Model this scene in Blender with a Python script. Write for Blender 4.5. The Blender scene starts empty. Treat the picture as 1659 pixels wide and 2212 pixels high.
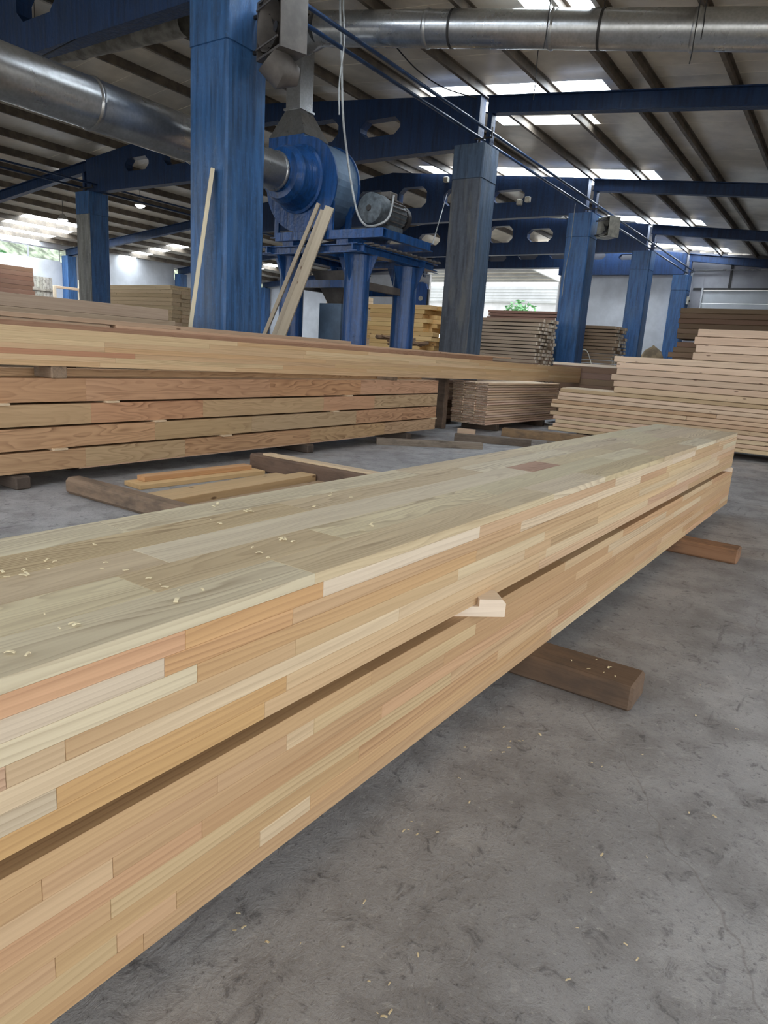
import bpy, bmesh, math, random
from mathutils import Vector, Matrix, Quaternion
random.seed(11)
R = random.Random(5)

# ------------------------------------------------------------------ camera
W, H, CX, CY, F, HC = 1659, 2212, 829.5, 1106.0, 1478.0, 1.4
up = -Vector((415.0 - CX, 7440.0 - CY, F)).normalized()
A_ = Vector((1850.0 - CX, 827.0 - CY, F)).normalized()
A_ = (A_ - up * A_.dot(up)).normalized()
B_ = A_.cross(up)
if B_.x < 0: B_ = -B_
M = Matrix((B_, A_, up))                       # camera axes (right, down, forward) -> world
CAM = Vector((0, 0, HC))
cam_d = bpy.data.cameras.new('camera'); cam = bpy.data.objects.new('camera', cam_d)
bpy.context.scene.collection.objects.link(cam)
cam_d.sensor_fit = 'HORIZONTAL'; cam_d.sensor_width = 36.0; cam_d.lens = 36.0 * F / W
cam_d.clip_start = 0.05; cam_d.clip_end = 400
ex, ey, ez = M @ Vector((1, 0, 0)), -(M @ Vector((0, 1, 0))), -(M @ Vector((0, 0, 1)))
rm = Matrix((ex, ey, ez)).transposed().to_4x4()
cam.matrix_world = Matrix.Translation(CAM) @ rm
bpy.context.scene.camera = cam

def ray(x, y): return M @ Vector((x - CX, y - CY, F))
def onz(x, y, z=0.0):
    d = ray(x, y); return CAM + d * ((z - HC) / d.z)
def onx(x, y, X):
    d = ray(x, y); return CAM + d * (X / d.x)
def ony(x, y, Y):
    d = ray(x, y); return CAM + d * (Y / d.y)
def atd(x, y, D): return CAM + ray(x, y) * (D / F)

# ------------------------------------------------------------------ world, exposure
sc = bpy.context.scene
wd = bpy.data.worlds.new('overcast_sky'); sc.world = wd; wd.use_nodes = True
bg = wd.node_tree.nodes['Background']
bg.inputs[0].default_value = (.98, .99, 1.0, 1); bg.inputs[1].default_value = 1.7
SKYLIGHT = 8.0
vs = sc.view_settings
vs.view_transform = 'Standard'; vs.look = 'None'; vs.gamma = 1.0; vs.use_curve_mapping = False
vs.exposure = 0.6

# ------------------------------------------------------------------ helpers
COL = bpy.context.scene.collection
WL = {}
def lin(c):
    return tuple(((v / 255) / 12.92 if v / 255 <= .04045 else ((v / 255 + .055) / 1.055) ** 2.4) for v in c) + (1.0,)
def mk(name, vf, mat, loc=(0, 0, 0), rot=None, parent=None, color=None, smooth=False, me=None):
    if me is None:
        me = bpy.data.meshes.new(name); me.from_pydata([tuple(v) for v in vf[0]], [], vf[1]); me.update()
        bm = bmesh.new(); bm.from_mesh(me); bmesh.ops.recalc_face_normals(bm, faces=bm.faces); bm.to_mesh(me); bm.free()
        if smooth:
            for p in me.polygons: p.use_smooth = True
            try: me.set_sharp_from_angle(angle=math.radians(40))
            except Exception: pass
        for m in (mat if isinstance(mat, (list, tuple)) else [mat]): me.materials.append(m)
    o = bpy.data.objects.new(name, me); COL.objects.link(o)
    loc = Vector(loc); WL[o] = loc.copy()
    if parent is not None:
        o.parent = parent; o.location = loc - WL[parent]
    else: o.location = loc
    if rot is not None:
        if isinstance(rot, Quaternion): o.rotation_mode = 'QUATERNION'; o.rotation_quaternion = rot
        else: o.rotation_euler = rot
    if color:
        g_ = (color[0] + color[1] + color[2]) / 3; o.color = lin(tuple(v + (g_ - v) * .15 for v in color))
    return o
def empty(name, loc):
    o = bpy.data.objects.new(name, None); COL.objects.link(o); o.location = loc; WL[o] = Vector(loc); o.empty_display_size = .1
    return o
def tag(o, label, cat, group=None):
    o['label'] = label; o['category'] = cat
    if group: o['group'] = group
    return o
def struct(o): o['kind'] = 'structure'; return o
def cbox(lx, ly, lz, c=.003):
    hx, hy, hz = lx / 2, ly / 2, lz / 2; c = min(c, hx * .45, hy * .45, hz * .45)
    V = []; idx = {}
    for sx in (-1, 1):
        for sy in (-1, 1):
            for sz in (-1, 1):
                for k, v in enumerate(((sx * hx, sy * (hy - c), sz * (hz - c)), (sx * (hx - c), sy * hy, sz * (hz - c)), (sx * (hx - c), sy * (hy - c), sz * hz))):
                    idx[(sx, sy, sz, k)] = len(V); V.append(v)
    Fc = []
    for s in (-1, 1):
        Fc.append([idx[(s, a, b, 0)] for a, b in ((-1, -1), (1, -1), (1, 1), (-1, 1))])
        Fc.append([idx[(a, s, b, 1)] for a, b in ((-1, -1), (1, -1), (1, 1), (-1, 1))])
        Fc.append([idx[(a, b, s, 2)] for a, b in ((-1, -1), (1, -1), (1, 1), (-1, 1))])
    for a in (-1, 1):
        for b in (-1, 1):
            Fc.append([idx[(-1, a, b, 1)], idx[(1, a, b, 1)], idx[(1, a, b, 2)], idx[(-1, a, b, 2)]])
            Fc.append([idx[(a, -1, b, 0)], idx[(a, 1, b, 0)], idx[(a, 1, b, 2)], idx[(a, -1, b, 2)]])
            Fc.append([idx[(a, b, -1, 0)], idx[(a, b, 1, 0)], idx[(a, b, 1, 1)], idx[(a, b, -1, 1)]])
            for d in (-1, 1): Fc.append([idx[(a, b, d, 0)], idx[(a, b, d, 1)], idx[(a, b, d, 2)]])
    return V, Fc
def bx(x0, x1, y0, y1, z0, z1):
    V = [(x, y, z) for x in (x0, x1) for y in (y0, y1) for z in (z0, z1)]
    return V, [[0, 1, 3, 2], [4, 6, 7, 5], [0, 4, 5, 1], [2, 3, 7, 6], [0, 2, 6, 4], [1, 5, 7, 3]]
def join(*parts):
    V, Fc = [], []
    for v, f in parts:
        n = len(V); V += [tuple(a) for a in v]; Fc += [[i + n for i in q] for q in f]
    return V, Fc
def shift(vf, d): return [(v[0] + d[0], v[1] + d[1], v[2] + d[2]) for v in vf[0]], vf[1]
def abox(name, x0, x1, y0, y1, z0, z1, mat, parent=None, c=.004, color=None):
    return mk(name, cbox(x1 - x0, y1 - y0, z1 - z0, c), mat, ((x0 + x1) / 2, (y0 + y1) / 2, (z0 + z1) / 2), None, parent, color)
def prism(poly, a, b, axis='y'):
    n = len(poly)
    f = {'y': lambda p, t: (p[0], t, p[1]), 'x': lambda p, t: (t, p[0], p[1]), 'z': lambda p, t: (p[0], p[1], t)}[axis]
    V = [f(p, a) for p in poly] + [f(p, b) for p in poly]
    return V, [list(range(n)), list(range(n, 2 * n))[::-1]] + [[i, (i + 1) % n, n + (i + 1) % n, n + i] for i in range(n)]
def tube(pts, r, n=8, caps=True):
    pts = [Vector(p) for p in pts]; V, Fc = [], []; nrm = None
    for i, p in enumerate(pts):
        t = ((pts[min(i + 1, len(pts) - 1)] - pts[max(i - 1, 0)])).normalized()
        if nrm is None:
            nrm = t.orthogonal().normalized()
        nrm = (nrm - t * nrm.dot(t)).normalized(); b = t.cross(nrm)
        rr = r[i] if isinstance(r, (list, tuple)) else r
        for k in range(n):
            a = 2 * math.pi * k / n; V.append(p + (nrm * math.cos(a) + b * math.sin(a)) * rr)
    for i in range(len(pts) - 1):
        for k in range(n):
            k2 = (k + 1) % n; Fc.append([i * n + k, i * n + k2, (i + 1) * n + k2, (i + 1) * n + k])
    if caps:
        Fc.append(list(range(n))[::-1]); Fc.append([(len(pts) - 1) * n + k for k in range(n)])
    return V, Fc
def sag(p, q, s, n=12):
    p, q = Vector(p), Vector(q)
    return [p.lerp(q, i / n) - Vector((0, 0, s * 4 * (i / n) * (1 - i / n))) for i in range(n + 1)]
def board(name, p0, p1, wid, th, mat, color, c=.003, roll=0.0, parent=None, base=True, endmat=None):
    """plank whose bottom centre line runs p0 -> p1"""
    p0, p1 = Vector(p0), Vector(p1); d = p1 - p0; L = d.length; d.normalize()
    y = Vector((0, 0, 1)).cross(d)
    if y.length < 1e-4: y = Vector((0, 1, 0))
    y.normalize(); z = d.cross(y)
    m = Matrix((d, y, z)).transposed()
    q = m.to_quaternion() @ Quaternion((1, 0, 0), roll)
    ce = (p0 + p1) / 2 + (z * th / 2 if base else Vector((0, 0, 0)))
    o = mk(name, cbox(L, wid, th, c), [mat, endmat] if endmat else mat, ce, q, parent, color)
    if endmat:
        for p in o.data.polygons:
            if abs(p.normal.x) > .8: p.material_index = 1
    return o
def jit(c, s=10):
    k = R.uniform(-s, s); return tuple(max(0, min(255, v + k + R.uniform(-s * .3, s * .3))) for v in c)

ORD = ['lowest', 'second', 'third', 'fourth', 'fifth', 'sixth', 'seventh', 'eighth', 'ninth', 'tenth', 'eleventh', 'twelfth', 'thirteenth', 'fourteenth', 'fifteenth', 'sixteenth', 'seventeenth', 'eighteenth', 'nineteenth', 'twentieth', 'twenty-first', 'twenty-second']
def lay(label, i, nl): return label + (', lowest layer' if i == 0 else ', top layer' if i == nl - 1 else ', %s layer up' % ORD[i])

# ------------------------------------------------------------------ materials
class NT:
    def __init__(s, name):
        s.m = bpy.data.materials.new(name); s.m.use_nodes = True; s.t = s.m.node_tree; s.b = s.t.nodes['Principled BSDF']
    def n(s, typ, **kw):
        x = s.t.nodes.new(typ)
        for k, v in kw.items(): setattr(x, k, v)
        return x
    def l(s, a, b): s.t.links.new(a, b)
    def math(s, op, a, b=None, c=None, clamp=False):
        x = s.n('ShaderNodeMath', operation=op); x.use_clamp = clamp
        for i, v in enumerate((a, b, c)):
            if v is None: continue
            if isinstance(v, (int, float)): x.inputs[i].default_value = v
            else: s.l(v, x.inputs[i])
        return x.outputs[0]
    def mix(s, f, a, b, mode='MIX'):
        x = s.n('ShaderNodeMix', data_type='RGBA', blend_type=mode)
        for i, v in ((0, f), (6, a), (7, b)):
            if isinstance(v, (int, float)): x.inputs[i].default_value = v
            elif isinstance(v, tuple): x.inputs[i].default_value = v
            else: s.l(v, x.inputs[i])
        return x.outputs[2]
    def noise(s, vec, scale, detail=3, rough=.55, dist=0):
        x = s.n('ShaderNodeTexNoise'); x.inputs['Scale'].default_value = scale; x.inputs['Detail'].default_value = detail
        x.inputs['Roughness'].default_value = rough; x.inputs['Distortion'].default_value = dist
        if vec is not None: s.l(vec, x.inputs['Vector'])
        return x.outputs[0]
    def ramp(s, f, stops):
        x = s.n('ShaderNodeMapRange'); x.interpolation_type = 'SMOOTHSTEP'
        x.inputs[1].default_value, x.inputs[2].default_value, x.inputs[3].default_value, x.inputs[4].default_value = stops
        s.l(f, x.inputs[0]); return x.outputs[0]
    def mapping(s, vec, scale=(1, 1, 1), rot=(0, 0, 0), loc=(0, 0, 0)):
        x = s.n('ShaderNodeMapping'); x.inputs[1].default_value = loc; x.inputs[2].default_value = rot; x.inputs[3].default_value = scale
        s.l(vec, x.inputs[0]); return x.outputs[0]
    def bump(s, h, st, dist=.01):
        x = s.n('ShaderNodeBump'); x.inputs['Strength'].default_value = st; x.inputs['Distance'].default_value = dist
        s.l(h, x.inputs['Height']); s.l(x.outputs[0], s.b.inputs['Normal'])
    def out(s, col, rough=.6, metal=0.0):
        if isinstance(col, tuple): s.b.inputs['Base Color'].default_value = col
        else: s.l(col, s.b.inputs['Base Color'])
        if isinstance(rough, (int, float)): s.b.inputs['Roughness'].default_value = rough
        else: s.l(rough, s.b.inputs['Roughness'])
        s.b.inputs['Metallic'].default_value = metal
        return s.m

def wood(name, rings=75, warp=2.6, depth=.30, fibre=.16, knots=0.0, dirt=0.0, rough=.62, spread=1.0):
    """grain runs along local X; the piece's own tone comes from the object colour"""
    t = NT(name); oi = t.n('ShaderNodeObjectInfo'); tc = t.n('ShaderNodeTexCoord')
    rnd = oi.outputs['Random']
    off = t.n('ShaderNodeCombineXYZ'); t.l(t.math('MULTIPLY', rnd, 31.7), off.inputs[0]); t.l(t.math('MULTIPLY', rnd, 17.3), off.inputs[1]); t.l(t.math('MULTIPLY', rnd, 53.1), off.inputs[2])
    add = t.n('ShaderNodeVectorMath', operation='ADD'); t.l(tc.outputs['Object'], add.inputs[0]); t.l(off.outputs[0], add.inputs[1])
    P = add.outputs[0]
    w1 = t.noise(t.mapping(P, (.55 * spread, 5.5, 5.5)), 1.0, 2, .5)
    sep = t.n('ShaderNodeSeparateXYZ'); t.l(P, sep.inputs[0])
    rc = t.math('ADD', t.math('MULTIPLY', sep.outputs[1], .85), t.math('MULTIPLY', sep.outputs[2], .6))
    ph = t.math('ADD', t.math('MULTIPLY', rc, rings), t.math('MULTIPLY', w1, warp * 4))
    fr = t.math('FRACT', ph)
    line = t.math('POWER', fr, 2.2)
    line = t.math('MULTIPLY', line, t.ramp(fr, (1.0, .86, 0, 1)))
    amt = t.math('MULTIPLY_ADD', t.math('FRACT', t.math('MULTIPLY', rnd, 7.31)), .75, .35)
    low = t.noise(t.mapping(P, (.8, 9, 9)), 1.0, 3)
    amt = t.math('MULTIPLY', amt, t.ramp(low, (.3, .7, .25, 1.1)))
    fb = t.noise(t.mapping(P, (1.6, 130, 130)), 1.0, 4, .65)
    br = t.noise(t.mapping(P, (.9, 22, 22)), 1.0, 3, .6)
    v = t.math('SUBTRACT', 1.0, t.math('MULTIPLY', t.math('MULTIPLY', line, amt), depth))
    v = t.math('ADD', v, t.math('MULTIPLY', t.math('SUBTRACT', fb, .5), fibre))
    v = t.math('ADD', v, t.math('MULTIPLY', t.math('SUBTRACT', br, .5), .5))
    g = t.n('ShaderNodeCombineColor')
    t.l(t.math('POWER', v, .85), g.inputs[0]); t.l(v, g.inputs[1]); t.l(t.math('POWER', v, 1.12), g.inputs[2])
    col = t.mix(1.0, oi.outputs['Color'], g.outputs[0], 'MULTIPLY')
    if knots:
        vo = t.n('ShaderNodeTexVoronoi'); vo.inputs['Scale'].default_value = 1.0
        t.l(t.mapping(P, (2.6, 7, 7)), vo.inputs['Vector'])
        k = t.ramp(vo.outputs['Distance'], (.12, .05, 0, 1))
        col = t.mix(t.math('MULTIPLY', k, knots), col, lin((92, 60, 38)))
    if dirt:
        dn = t.noise(t.mapping(P, (1.2, 3, 3)), 2.2, 5, .65)
        col = t.mix(t.math('MULTIPLY', t.ramp(dn, (.42, .72, 0, 1)), dirt), col, lin((70, 62, 56)))
    t.bump(t.math('ADD', t.math('MULTIPLY', line, .5), fb), .12, .002)
    return t.out(col, rough)

M_LAM = wood('glulam_wood', 95, 2.0, .5, fibre=.3)
M_TOP = wood('planed_top_wood', 50, 4.6, .62, fibre=.24, spread=1.3)
M_FACE = wood('flat_sawn_wood', 24, 3.2, .72, fibre=.24, spread=1.7)
M_PLANK = wood('knotty_plank_wood', 60, 2.0, .28, knots=.75)
M_OLD = wood('weathered_timber', 60, 2.0, .3, fibre=.4, dirt=.75, rough=.8)
M_PALE = wood('sawn_offcut_wood', 60, 2.0, .2, knots=.3)

def paint(name, c, wear=.35, wearc=(86, 92, 102), rough=.42, streak=True):
    t = NT(name); tc = t.n('ShaderNodeTexCoord'); ge = t.n('ShaderNodeNewGeometry'); P = ge.outputs['Position']
    n1 = t.noise(t.mapping(P, (3, 3, .55)), 1.3, 5, .6); n2 = t.noise(t.mapping(P, (9, 9, .8)), 1.5, 4, .6); n3 = t.noise(P, 14, 4, .6)
    base = t.mix(t.ramp(n2, (.35, .7, 0, 1)), lin(c), lin(tuple(v * .72 for v in c)))
    base = t.mix(t.math('MULTIPLY', t.ramp(n1, (.48, .68, 0, 1)), wear), base, lin(wearc))
    base = t.mix(t.math('MULTIPLY', t.ramp(n3, (.5, .8, 0, 1)), .25), base, lin(tuple(min(255, v * 1.35) for v in c)))
    t.bump(t.math('ADD', n2, t.math('MULTIPLY', n3, .5)), .6, .02)
    return t.out(base, rough)
M_BLUE = paint('blue_column_paint', (56, 100, 152), .4, (84, 110, 140))
M_BLUE_W = paint('worn_blue_column_paint', (92, 98, 108), .9, (112, 112, 110), .6)
M_BLUE_P = paint('faded_blue_column_paint', (78, 98, 122), .6, (98, 108, 120), .5)
M_BARE = paint('bare_concrete_face', (150, 150, 146), .5, (128, 132, 136), .7)
M_GIRD = paint('blue_girder_paint', (18, 50, 92), .25, (38, 66, 104), .48)
M_STEEL = paint('blue_machine_enamel', (30, 76, 134), .2, (62, 90, 124), .3)
M_DOORB = paint('blue_door_enamel', (34, 86, 160), .1, (60, 84, 116), .35)

def simple(name, c, rough=.6, metal=0.0, var=.12, sc_=6.0, bump=0):
    t = NT(name); ge = t.n('ShaderNodeNewGeometry'); n = t.noise(ge.outputs['Position'], sc_, 5, .6)
    col = t.mix(t.ramp(n, (.35, .68, 0, 1)), lin(tuple(v * (1 - var) for v in c)), lin(tuple(min(255, v * (1 + var)) for v in c)))
    if bump: t.bump(n, bump, .01)
    return t.out(col, rough, metal)
def galv(name, c=(188, 190, 191), rough=.27):
    t = NT(name); ge = t.n('ShaderNodeNewGeometry'); P = ge.outputs['Position']
    vo = t.n('ShaderNodeTexVoronoi'); vo.inputs['Scale'].default_value = 28; t.l(P, vo.inputs['Vector'])
    n = t.noise(P, 2.2, 4, .6)
    col = t.mix(vo.outputs['Distance'], lin(tuple(v * .9 for v in c)), lin(c))
    col = t.mix(t.math('MULTIPLY', t.ramp(n, (.45, .75, 0, 1)), .45), col, lin((120, 112, 100)))
    return t.out(col, t.math('MULTIPLY_ADD', n, .25, rough - .1), .9)
M_GALV = galv('galvanised_sheet')
M_ROOF = simple('roof_sheet_underside', (224, 215, 198), .24, 0, .05, 1.2)
M_PURL = simple('purlin_steel', (104, 94, 82), .55, .0, .15, 3)
M_WHITE = simple('white_wall_paint', (206, 208, 212), .6, 0, .05, 1.0)
M_GREYW = simple('grey_wall_panel', (150, 150, 156), .6, 0, .06, 1.0)
M_DARK = simple('dark_grimy_metal', (46, 44, 44), .55, .0, .12, 8)
M_GRIM = simple('grimy_grey_casing', (92, 88, 85), .55, .0, .1, 5)
M_MOTOR = simple('grey_motor_enamel', (84, 92, 98), .45, .2, .15, 14)
M_CABLE = simple('grey_cable_sheath', (150, 152, 152), .5)
M_BLACK = simple('black_cable_sheath', (34, 34, 36), .5)
M_PIPE = simple('dark_blue_pipe_paint', (30, 52, 84), .3, .1, .15, 9)
M_BOXW = simple('cream_switch_plastic', (205, 200, 185), .5)
M_GRND = simple('outdoor_ground', (206, 202, 192), .9, 0, .1, .6)
M_CLAD = simple('pale_metal_cladding', (196, 200, 204), .5, 0, .04, 1)
M_ROCK = simple('pale_hillside', (150, 162, 140), .9, 0, .3, 1.4)
M_LEAF = simple('green_foliage', (104, 158, 108), .7, 0, .3, 5)
M_FAST = simple('blue_grey_panel', (92, 116, 142), .45, .1, .1, 3)
def emis(name, c, s):
    t = NT(name); t.b.inputs['Emission Color'].default_value = lin(c); t.b.inputs['Emission Strength'].default_value = s
    return t.out(lin((220, 225, 228)), .5)
M_SKYL = emis('translucent_skylight_sheet', (236, 246, 255), SKYLIGHT)
M_LAMP = emis('lamp_diffuser', (255, 255, 250), 25)
def glass(name):
    t = NT(name); t.b.inputs['Transmission Weight'].default_value = 1.0; t.b.inputs['IOR'].default_value = 1.02
    return t.out((.95, .98, 1, 1), .02)
M_GLASS = glass('window_glass')

def concrete():
    t = NT('worn_concrete_floor'); ge = t.n('ShaderNodeNewGeometry'); P = ge.outputs['Position']
    a = t.noise(P, .55, 5, .6); b = t.noise(P, 3.2, 6, .65); c = t.noise(P, 46, 5, .7); e = t.noise(P, 13, 6, .72, .8); h = t.noise(P, 150, 3, .7)
    col = t.mix(t.ramp(a, (.32, .68, 0, 1)), lin((142, 143, 146)), lin((178, 179, 181)))
    col = t.mix(t.math('MULTIPLY', t.ramp(b, (.40, .64, 0, 1)), .6), col, lin((122, 120, 121)))
    col = t.mix(t.math('MULTIPLY', t.ramp(e, (.55, .68, 0, 1)), .62), col, lin((78, 78, 82)))
    col = t.mix(t.math('MULTIPLY', t.ramp(e, (.42, .30, 0, 1)), .35), col, lin((190, 190, 190)))
    col = t.mix(t.math('MULTIPLY', t.ramp(c, (.56, .70, 0, 1)), .65), col, lin((84, 83, 86)))
    col = t.mix(t.math('MULTIPLY', t.ramp(c, (.42, .28, 0, 1)), .5), col, lin((196, 195, 193)))
    col = t.mix(t.math('MULTIPLY', t.ramp(h, (.52, .72, 0, 1)), .35), col, lin((96, 95, 96)))
    # tyre scuffs: stretched streaks in two directions
    for ang, k in ((.35, 1.0), (-.5, 1.3)):
        s = t.noise(t.mapping(P, (16 * k, 2.2, 1), (0, 0, ang)), 1.0, 3, .6)
        m = t.noise(P, .45 * k, 2)
        col = t.mix(t.math('MULTIPLY', t.math('MULTIPLY', t.ramp(s, (.60, .72, 0, 1)), t.ramp(m, (.46, .62, 0, 1))), .6), col, lin((66, 66, 70)))
    # brownish dust and hairline cracks
    d = t.noise(P, 1.1, 4, .6)
    col = t.mix(t.math('MULTIPLY', t.ramp(d, (.55, .75, 0, 1)), .35), col, lin((140, 124, 108)))
    vo = t.n('ShaderNodeTexVoronoi', feature='DISTANCE_TO_EDGE'); vo.inputs['Scale'].default_value = .42
    wv = t.n('ShaderNodeVectorMath', operation='ADD'); nz = t.n('ShaderNodeTexNoise'); nz.inputs['Scale'].default_value = 3.0
    t.l(P, nz.inputs['Vector']); sc3 = t.n('ShaderNodeVectorMath', operation='SCALE'); sc3.inputs['Scale'].default_value = .35
    t.l(nz.outputs[1], sc3.inputs[0]); t.l(P, wv.inputs[0]); t.l(sc3.outputs[0], wv.inputs[1]); t.l(wv.outputs[0], vo.inputs['Vector'])
    col = t.mix(t.math('MULTIPLY', t.ramp(vo.outputs['Distance'], (.0022, .0006, 0, 1)), .35), col, lin((110, 104, 100)))
    t.bump(t.math('ADD', t.math('MULTIPLY', e, 1.0), t.math('MULTIPLY', c, .7)), .55, .01)
    return t.out(col, t.math('MULTIPLY_ADD', b, .3, .45))
M_CONC = concrete()
M_ENDG = simple('grey_end_grain', (158, 136, 118), .85, 0, .2, 30)

# ------------------------------------------------------------------ building constants
COLX, COLW, BAY, Y0 = -7.136, 0.70, 7.0, 6.65
LCOLX = -20.75                      # +X face of the left column row
RIDGE = -14.29
ZC = 5.70                           # column tops
XL, XR = -34.0, 6.2
YN, YE = -8.0, 35.35
def ztop(X): return 6.66 - .1 * (X + 7.3) if X > RIDGE else 6.66 + .1 * (X + 21.28)

# ------------------------------------------------------------------ floor and ground
fl = struct(mk('floor', bx(XL - .2, XR + .2, YN, YE + .5, -.2, 0), M_CONC))
gr = struct(mk('trim_1', bx(-110, 60, -60, 130, -.5, -.21), M_GRND))

# ------------------------------------------------------------------ roof
ceil = struct(mk('ceiling', bx(RIDGE - .12, RIDGE + .12, YN, YE + .4, ztop(RIDGE) + .20, ztop(RIDGE) + .24), M_ROOF))
PX = [-13.55, -12.05, -10.55, -9.0, -7.4, -5.97, -4.53, -3.96, -2.61, -1.2, .2, 1.6, 3.0, 4.4, 5.8]
purl_me = None
for X in PX + [2 * RIDGE - x for x in PX]:
    z = ztop(X); s = 1 if X > RIDGE else -1
    pf = [(-.035, 0), (.035, 0), (.035, .018), (-.017, .018), (-.017, .182), (.035, .182), (.035, .2), (-.035, .2)]
    if purl_me is None:
        p = mk('purlin', prism(pf, YN, YE + .3, 'y'), M_PURL, (X, 0, z), None, ceil); purl_me = p.data
    else: p = mk('purlin', None, None, (X, 0, z), None, ceil, me=purl_me)
    if s < 0: p.scale.x = -1
def sheet(Ya, Yb, Xa, Xb, mat, name, ribs):
    """one roof sheet from Xa to Xb, ribs along the slope"""
    za, zb = ztop(Xa + (1e-6 if Xa < RIDGE else 0)), ztop(Xb)
    if abs(Xb - RIDGE) < 1e-6: zb = 6.66 + .1 * (RIDGE + 21.28)
    if abs(Xa - RIDGE) < 1e-6: za = 6.66 - .1 * (RIDGE + 7.3)
    y = Ya + .004; prof = [(y, 0)]
    n = ribs; w = (Yb - Ya - .008)
    for i in range(n):
        a = y + w * (i + .35) / n; b = y + w * (i + .65) / n; h = .035
        prof += [(a, 0), (a + .02, h), (b - .02, h), (b, 0)]
    prof.append((Yb - .004, 0))
    V, Fc = [], []
    for X, z in ((Xa, za + .2), (Xb, zb + .2)):
        for dz in (0, .03):
            for p in prof: V.append((X, p[0], z + p[1] + dz))
    m = len(prof)
    for i in range(m - 1):
        Fc.append([i, i + 1, 2 * m + i + 1, 2 * m + i]); Fc.append([m + i, 3 * m + i, 3 * m + i + 1, m + i + 1])
    for a in (0, 2 * m): Fc.append([a + i for i in range(m)] + [a + m + i for i in range(m - 1, -1, -1)])
    for e in (0, m - 1): Fc.append([e, m + e, 3 * m + e, 2 * m + e])
    return mk(name, (V, Fc), mat, (0, 0, 0), None, ceil)
SKY_R = {-7.1: (-7.6, -4.0), -.1: (-7.6, -4.0), 6.9: (-7.6, -4.0), 10.45: (-5.2, -4.0), 13.95: (-9.4, -4.95), 14.95: (-8.2, -5.4), 15.95: (-8.2, -5.8),
         20.75: (-13.2, -5.6), 21.75: (-8.2, -6.0), 27.75: (-13.2, -5.6), 28.75: (-8.2, -6), 34.1: (-13.2, -5.6)}
SKY_L = {14.6: (-34.5, -28.9), 15.6: (-34.5, -28.9), 16.6: (-34.5, -28.9), 17.6: (-34.5, -28.9), 18.6: (-34.5, -28.9), 24.1: (-34.5, -28.9), 31.1: (-34.5, -28.9)}
Y = YN
rows = []
while Y < YE + .3:
    nxt = Y + 1.0
    ks = [k for k in list(SKY_R) + list(SKY_L) if Y + .05 < k < nxt - .05]
    if ks: nxt = min(ks)
    rows.append((Y, min(nxt, YE + .4))); Y = nxt
for a, b in rows:
    k = [v for kk, v in SKY_R.items() if abs(kk - a) < .06]
    if k and b - a > .5:
        x0, x1 = k[0]
        if x0 > RIDGE + .5: sheet(a, b, RIDGE, x0, M_ROOF, 'roof_sheet', 0)
        sheet(a, b, max(x0, RIDGE) if x0 > RIDGE + .5 else RIDGE, x1, M_SKYL, 'skylight_sheet' if a > 9 else 'skylight_sheet_offscreen', 10)
        sheet(a, b, x1, XR + .5, M_ROOF, 'roof_sheet', 0)
    else: sheet(a, b, RIDGE, XR + .5, M_ROOF, 'roof_sheet', 0)
    k = [v for kk, v in SKY_L.items() if abs(kk - a) < .06]
    if k and b - a > .5:
        x0, x1 = k[0]
        if x0 > XL: sheet(a, b, XL - .5, x0, M_ROOF, 'roof_sheet', 0)
        sheet(a, b, x0, x1, M_SKYL, 'skylight_sheet', 10); sheet(a, b, x1, RIDGE, M_ROOF, 'roof_sheet', 0)
    else: sheet(a, b, XL - .5, RIDGE, M_ROOF, 'roof_sheet', 0)

# ------------------------------------------------------------------ columns, girders, rafters
def column(x1, y0, zt, mat, mats2=None, w=COLW, joint=True):
    """square column with a slightly wider head; x1 = +X face"""
    x0 = x1 - w; y1 = y0 + w; g = .012; c = .025
    def ring(e, z): return [(x0 - e + c, y0 - e, z), (x1 + e - c, y0 - e, z), (x1 + e, y0 - e + c, z), (x1 + e, y1 + e - c, z), (x1 + e - c, y1 + e, z), (x0 - e + c, y1 + e, z), (x0 - e, y1 + e - c, z), (x0 - e, y0 - e + c, z)]
    zs = [(0, 0.0), (0, zt - .68), (-g, zt - .675), (-g, zt - .66), (g * .5, zt - .655), (g * .5, zt)] if joint else [(0, 0.0), (0, zt)]
    V = []; Fc = []
    for e, z in zs: V += ring(e, z)
    for i in range(len(zs) - 1):
        for k in range(8): Fc.append([i * 8 + k, i * 8 + (k + 1) % 8, i * 8 + 8 + (k + 1) % 8, i * 8 + 8 + k])
    Fc.append(list(range(8))[::-1]); Fc.append([(len(zs) - 1) * 8 + k for k in range(8)])
    V = [(v[0] - (x0 + x1) / 2, v[1] - (y0 + y1) / 2, v[2]) for v in V]
    o = mk('concrete_column', (V, Fc), [mat, mats2 or mat], ((x0 + x1) / 2, (y0 + y1) / 2, 0))
    if mats2:
        for p in o.data.polygons:
            if p.normal.y < -.7 and p.center.z < zt - .66: p.material_index = 1
    return o
def hole(cx, cz, hw, hh, ch):
    return [(cx - hw, cz - hh + ch), (cx - hw + ch * 1.1, cz - hh), (cx + hw - ch * 1.1, cz - hh), (cx + hw, cz - hh + ch), (cx + hw, cz + hh - ch), (cx + hw - ch * 1.1, cz + hh), (cx - hw + ch * 1.1, cz + hh), (cx - hw, cz + hh - ch)]
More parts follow.
